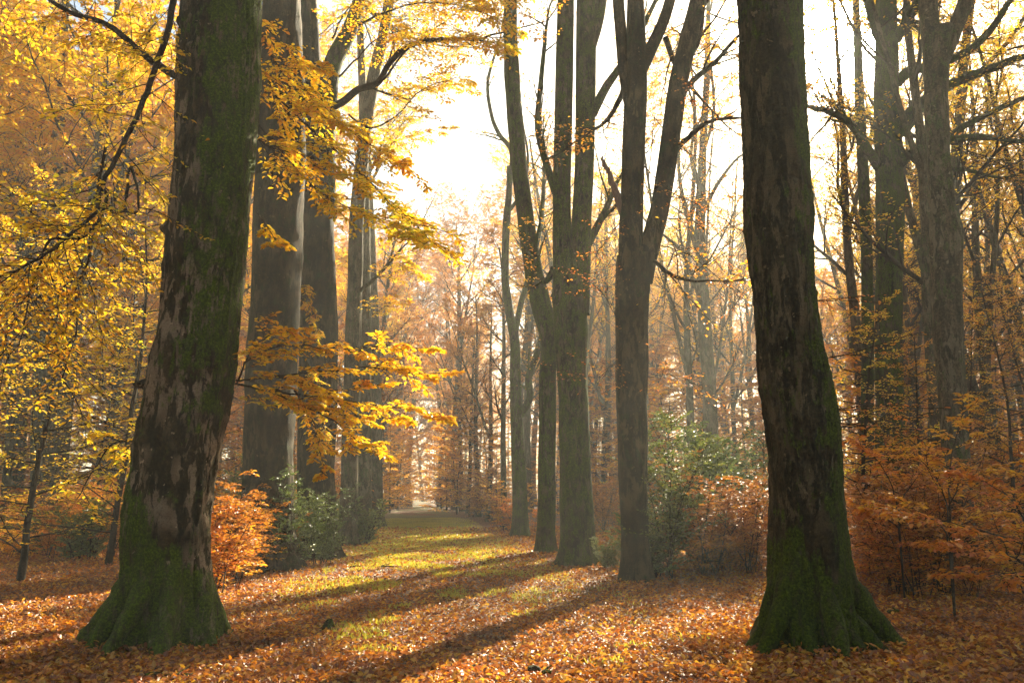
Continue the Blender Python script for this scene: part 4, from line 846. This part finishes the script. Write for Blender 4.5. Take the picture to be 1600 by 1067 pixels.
# ------------------------------------------------------------------ the rows continue, and the wood on both sides
def row(lst, leafs, label, group):
    for (y, off, k, s_) in lst: put(NP, k, cx(y) + off, y, random.uniform(0, 6.28), label, group, s_, random.choice(leafs))
row([(47, -4.0, 1, 0.95), (54, -3.7, 3, 1.0), (61, -3.9, 0, 0.95), (69, -3.6, 1, 1.0), (77, -3.8, 2, 0.95), (86, -3.6, 3, 1.05), (96, -3.5, 0, 1.1), (107, -3.3, 2, 1.1)], ['amber', 'gold', 'brown'], 'slender beech in the left row far along the track, softened by mist', 'far beeches of the left row')
row([(40, 4.0, 1, 0.72), (48, 3.9, 2, 0.72), (57, 4.0, 1, 0.8), (66, 3.8, 2, 0.85), (75, 3.8, 1, 0.95), (85, 3.6, 2, 1.0), (96, 3.4, 1, 1.15), (108, 3.2, 0, 1.15)], ['brown', 'amber', 'rust'], 'beech in the right row far along the track, softened by mist', 'far beeches of the right row')
random.seed(1234)
pts = []
def scatter(n, ya, yb_, side, offmin, label, group, leafs, smin=0.85, smax=1.15, dmin=3.6, P_=None):
    c = 0; tries = 0
    while c < n and tries < 4000:
        tries += 1; y = random.uniform(ya, yb_); xm = 0.72 * y + 6
        x = random.uniform(-xm, cx(y) - offmin) if side < 0 else random.uniform(cx(y) + offmin, xm)
        uu = x * math.cos(SUN_AZ) - y * math.sin(SUN_AZ)
        if y < 60 and -9.5 < uu < 0.8 and P_ is not BP: continue
        if P_ is BP and y < 60 and (abs(uu) < 1.5 or -6.5 < uu < -1.5): continue
        if any((x - a) ** 2 + (y - b) ** 2 < dmin * dmin for a, b in pts): continue
        pts.append((x, y)); c += 1
        put(P_ or FP, random.randint(0, 4), x, y, random.uniform(0, 6.28), label, group, random.uniform(smin, smax), random.choice(leafs))
scatter(4, 20, 30, -1, 11, 'mature beech standing close behind the golden young beeches on the left', 'nearer beeches of the left wood', ['gold'], 0.8, 0.95)
scatter(6, 22, 34, 1, 12.5, 'mature beech standing behind the grey lichened beech at the right', 'nearer beeches of the right wood', ['gold', 'gold', 'amber'], 0.8, 0.95, 4, TP)
scatter(16, 30, 50, -1, 8, 'mature beech standing in the wood left of the avenue, misty', 'beeches in the left wood', ['gold', 'amber', 'amber'], 0.8, 1.0)
scatter(20, 60, 84, 1, 8.5, 'tall twiggy beech far behind the right row, its fine crown against the bright sky', 'twiggy beeches far behind the right row', ['amber', 'gold'], 1.0, 1.15, 4, BP)
scatter(7, 34, 60, 1, 9, 'thin nearly bare beech behind the right row, where the sun breaks through', 'nearly bare beeches behind the right row', ['amber', 'gold'], 0.85, 1.05, 4, BP)
scatter(15, 32, 58, 1, 9, 'mature beech standing in the wood right of the avenue, misty', 'beeches in the right wood', ['gold', 'amber', 'gold'], 0.8, 1.0, 4, TP)
scatter(34, 50, 95, -1, 7, 'faint beech deep in the wood left of the avenue', 'faint beeches deep in the left wood', ['amber', 'amber', 'gold'])
scatter(34, 50, 95, 1, 7, 'faint beech deep in the wood right of the avenue', 'faint beeches deep in the right wood', ['amber', 'amber', 'rust', 'gold'])
scatter(38, 95, 150, -1, 3.6, 'very distant beech at the back of the left wood, almost lost in mist', 'distant beeches on the left', ['amber', 'brown', 'rust'], 0.9, 1.2, 4)
scatter(38, 95, 150, 1, 3.6, 'very distant beech at the back of the right wood, almost lost in mist', 'distant beeches on the right', ['amber', 'brown', 'rust'], 0.9, 1.2, 4)

for (y, off, k, s_, lf) in [(50, -4.4, 1, 1.0, 'rust'), (56, -3.9, 0, 0.8, 'brown'), (47, 4.4, 1, 0.8, 'rust'), (53, 4.3, 2, 0.8, 'brown'), (73, 3.2, 1, 1.2, 'rust'), (84, -2.9, 0, 1.2, 'rust'), (62, -3.2, 1, 0.9, 'rust'), (70, -2.7, 0, 1.1, 'brown'), (80, -2.3, 2, 1.1, 'brown'), (92, -2.2, 1, 1.5, 'rust'), (104, -2.3, 0, 1.6, 'brown'), (58, 3.4, 0, 1.0, 'brown'), (66, 2.9, 2, 1.0, 'rust'), (76, 2.4, 1, 1.3, 'brown'), (88, 2.2, 0, 1.4, 'rust'), (100, 2.2, 2, 1.5, 'brown'), (118, -2.0, 2, 1.8, 'brown'), (120, 2.4, 2, 1.8, 'brown')]:
    put(YF, k, cx(y) + off, y, random.uniform(0, 6.28), 'russet young beech leaning over the far end of the track', 'young beeches closing the far end of the track', s_, lf)
for (y, off, k, s_, lf) in [(80, -4.2, 0, 1.12, 'amber'), (84, 3.6, 2, 1.1, 'brown'), (91, -3.0, 2, 1.1, 'brown'), (98, 2.4, 0, 1.15, 'amber'), (104, -1.5, 2, 1.12, 'brown'), (122, -3, 4, 1.1, 'brown'), (128, 4, 4, 1.15, 'amber'), (140, -3.6, 2, 1.05, 'brown'), (146, 4.4, 4, 1.2, 'brown'), (160, 0.6, 4, 1.3, 'brown'), (158, -6, 0, 1.1, 'brown'), (158, 8, 2, 1.05, 'amber')]:
    put(FP, k, cx(y) + off, y, random.uniform(0, 6.28), 'hazy beech closing the view at the very end of the avenue', 'beeches at the very end of the avenue', s_, lf)
def far_wood():
    mb = MB(); random.seed(77)
    for i in range(150):
        y = random.uniform(150, 240); x = random.uniform(-0.75 * y, 0.75 * y)
        if abs(x - cx(y)) < 4 and y < 175: continue
        h = random.uniform(17, 25); mb.tube([Vector((x, y, -0.3)), Vector((x, y, h * 0.5)), Vector((x, y, h))], [0.3, 0.2, 0.05], 5)
        n = 420; u = rng.random(n); rr = (1.0 + 5.0 * np.sin(np.pi * np.clip(u, 0.05, 1)) ** 0.6) * np.sqrt(rng.random(n)); a = rng.random(n) * 6.283
        P = np.stack([x + rr * np.cos(a), y + rr * np.sin(a), 0.5 + u * h * 1.02], 1); P += rng.normal(0, 0.4, (n, 3))
        mb.leaves(P, rng.normal(0, 1, (n, 3)) * (1, 1, 0.4), rng.normal(0, 0.5, (n, 3)) + (0, 0, 1), rng.uniform(0.5, 1.0, n), 1, False, 0.7)
    tag(mb.build('far_woods', [M['bark'], M['brown']], smooth=False), 'far-off brown wood lost in the mist', 'woods', None, 'stuff')
far_wood()
# ------------------------------------------------------------------ small things on the floor
def floor_bits():
    x, y = gpt(513, 978); mb = MB(); P = [Vector((0, 0, -0.03)), Vector((0, 0, 0.05)), Vector((0.01, 0, 0.11)), Vector((0.015, 0, 0.13))]; trunk_mesh(mb, P, [0.085, 0.07, 0.06, 0.03], 20, 0.02, [(k * 1.25, 0.04, 0.05, 5) for k in range(5)], [], 0.12, 0, None, 3)
    o = mb.build('tree_stump', M['bark']); o.location = (x, y, gz(x, y)); tag(o, 'tiny rotten stump poking out of the leaves on the path', 'stump')
    def stick(px, py, L, r, rz, label, bend=0.06):
        x, y = gpt(px, py); mb = MB(); P = [Vector((L * (i / 9 - 0.5), bend * math.sin(i * 0.8) , r + 0.02 + 0.01 * math.sin(i * 1.3))) for i in range(10)]
        mb.tube(P, [r * (0.7 + 0.3 * math.sin(i * 1.1 + 1)) * (1 - 0.05 * i) for i in range(10)], 9)
        mb.tube([P[5], P[5] + Vector((0.08 * L, 0.12 * L, 0.03)), P[5] + Vector((0.2 * L, 0.2 * L, 0.05))], [r * 0.5, r * 0.35, r * 0.15], 6)
        o = mb.build('fallen_branch', M['bark']); o.location = (x, y, gz(x, y)); o.rotation_euler = (0, 0, rz); tag(o, label, 'branch', 'fallen branches')
    stick(272, 1052, 0.5, 0.018, 0.2, 'dark stick lying in the leaves below the nearest left beech')
    stick(850, 1060, 0.28, 0.03, -0.4, 'short grey piece of wood at the bottom edge of the path')
    stick(1396, 965, 0.22, 0.03, 1.2, 'stubby dead branch by the right root of the nearest right beech')
    stick(270 * 1 + 130, 988, 0.9, 0.012, 0.5, 'thin long twig on the leaves right of the nearest left beech')
    stick(590, 886, 1.2, 0.02, 0.1, 'long fallen branch across the left side of the track')
    stick(1090, 955, 0.8, 0.01, 0.7, 'thin twig on the leaves below the hollies')
    random.seed(31)
    for i in range(26):
        py = random.uniform(900, 1065); px = random.uniform(40, 1560); 
        if 120 < px < 360 and py > 940 or 1150 < px < 1400: continue
        stick(px, py, random.uniform(0.25, 0.8), random.uniform(0.005, 0.011), random.uniform(0, 3.1), 'thin dead twig lying among the fallen leaves', random.uniform(-.08, .08))
floor_bits()

# ------------------------------------------------------------------ morning mist
def haze():
    mb = MB(); x0, x1, y0, y1, z0, z1 = -290, 290, -70, 410, -1.3, 33.0
    V = [(x, y, z) for z in (z0, z1) for (x, y) in ((x0, y0), (x1, y0), (x1, y1), (x0, y1))]
    mb.add(V, [(0, 3, 2, 1), (4, 5, 6, 7), (0, 1, 5, 4), (1, 2, 6, 5), (2, 3, 7, 6), (3, 0, 4, 7)])
    m, n, o = mat('haze'); pv = n.nodes.new('ShaderNodeVolumePrincipled'); pv.inputs['Color'].default_value = (0.97, 1.0, 0.90, 1)
    pv.inputs['Density'].default_value = HAZE; pv.inputs['Anisotropy'].default_value = 0.28; n.links.new(pv.outputs[0], o.inputs['Volume'])
    ob = mb.build('haze', m, smooth=False); tag(ob, 'thin morning mist lit by the low sun', 'haze', None, 'stuff')
haze()
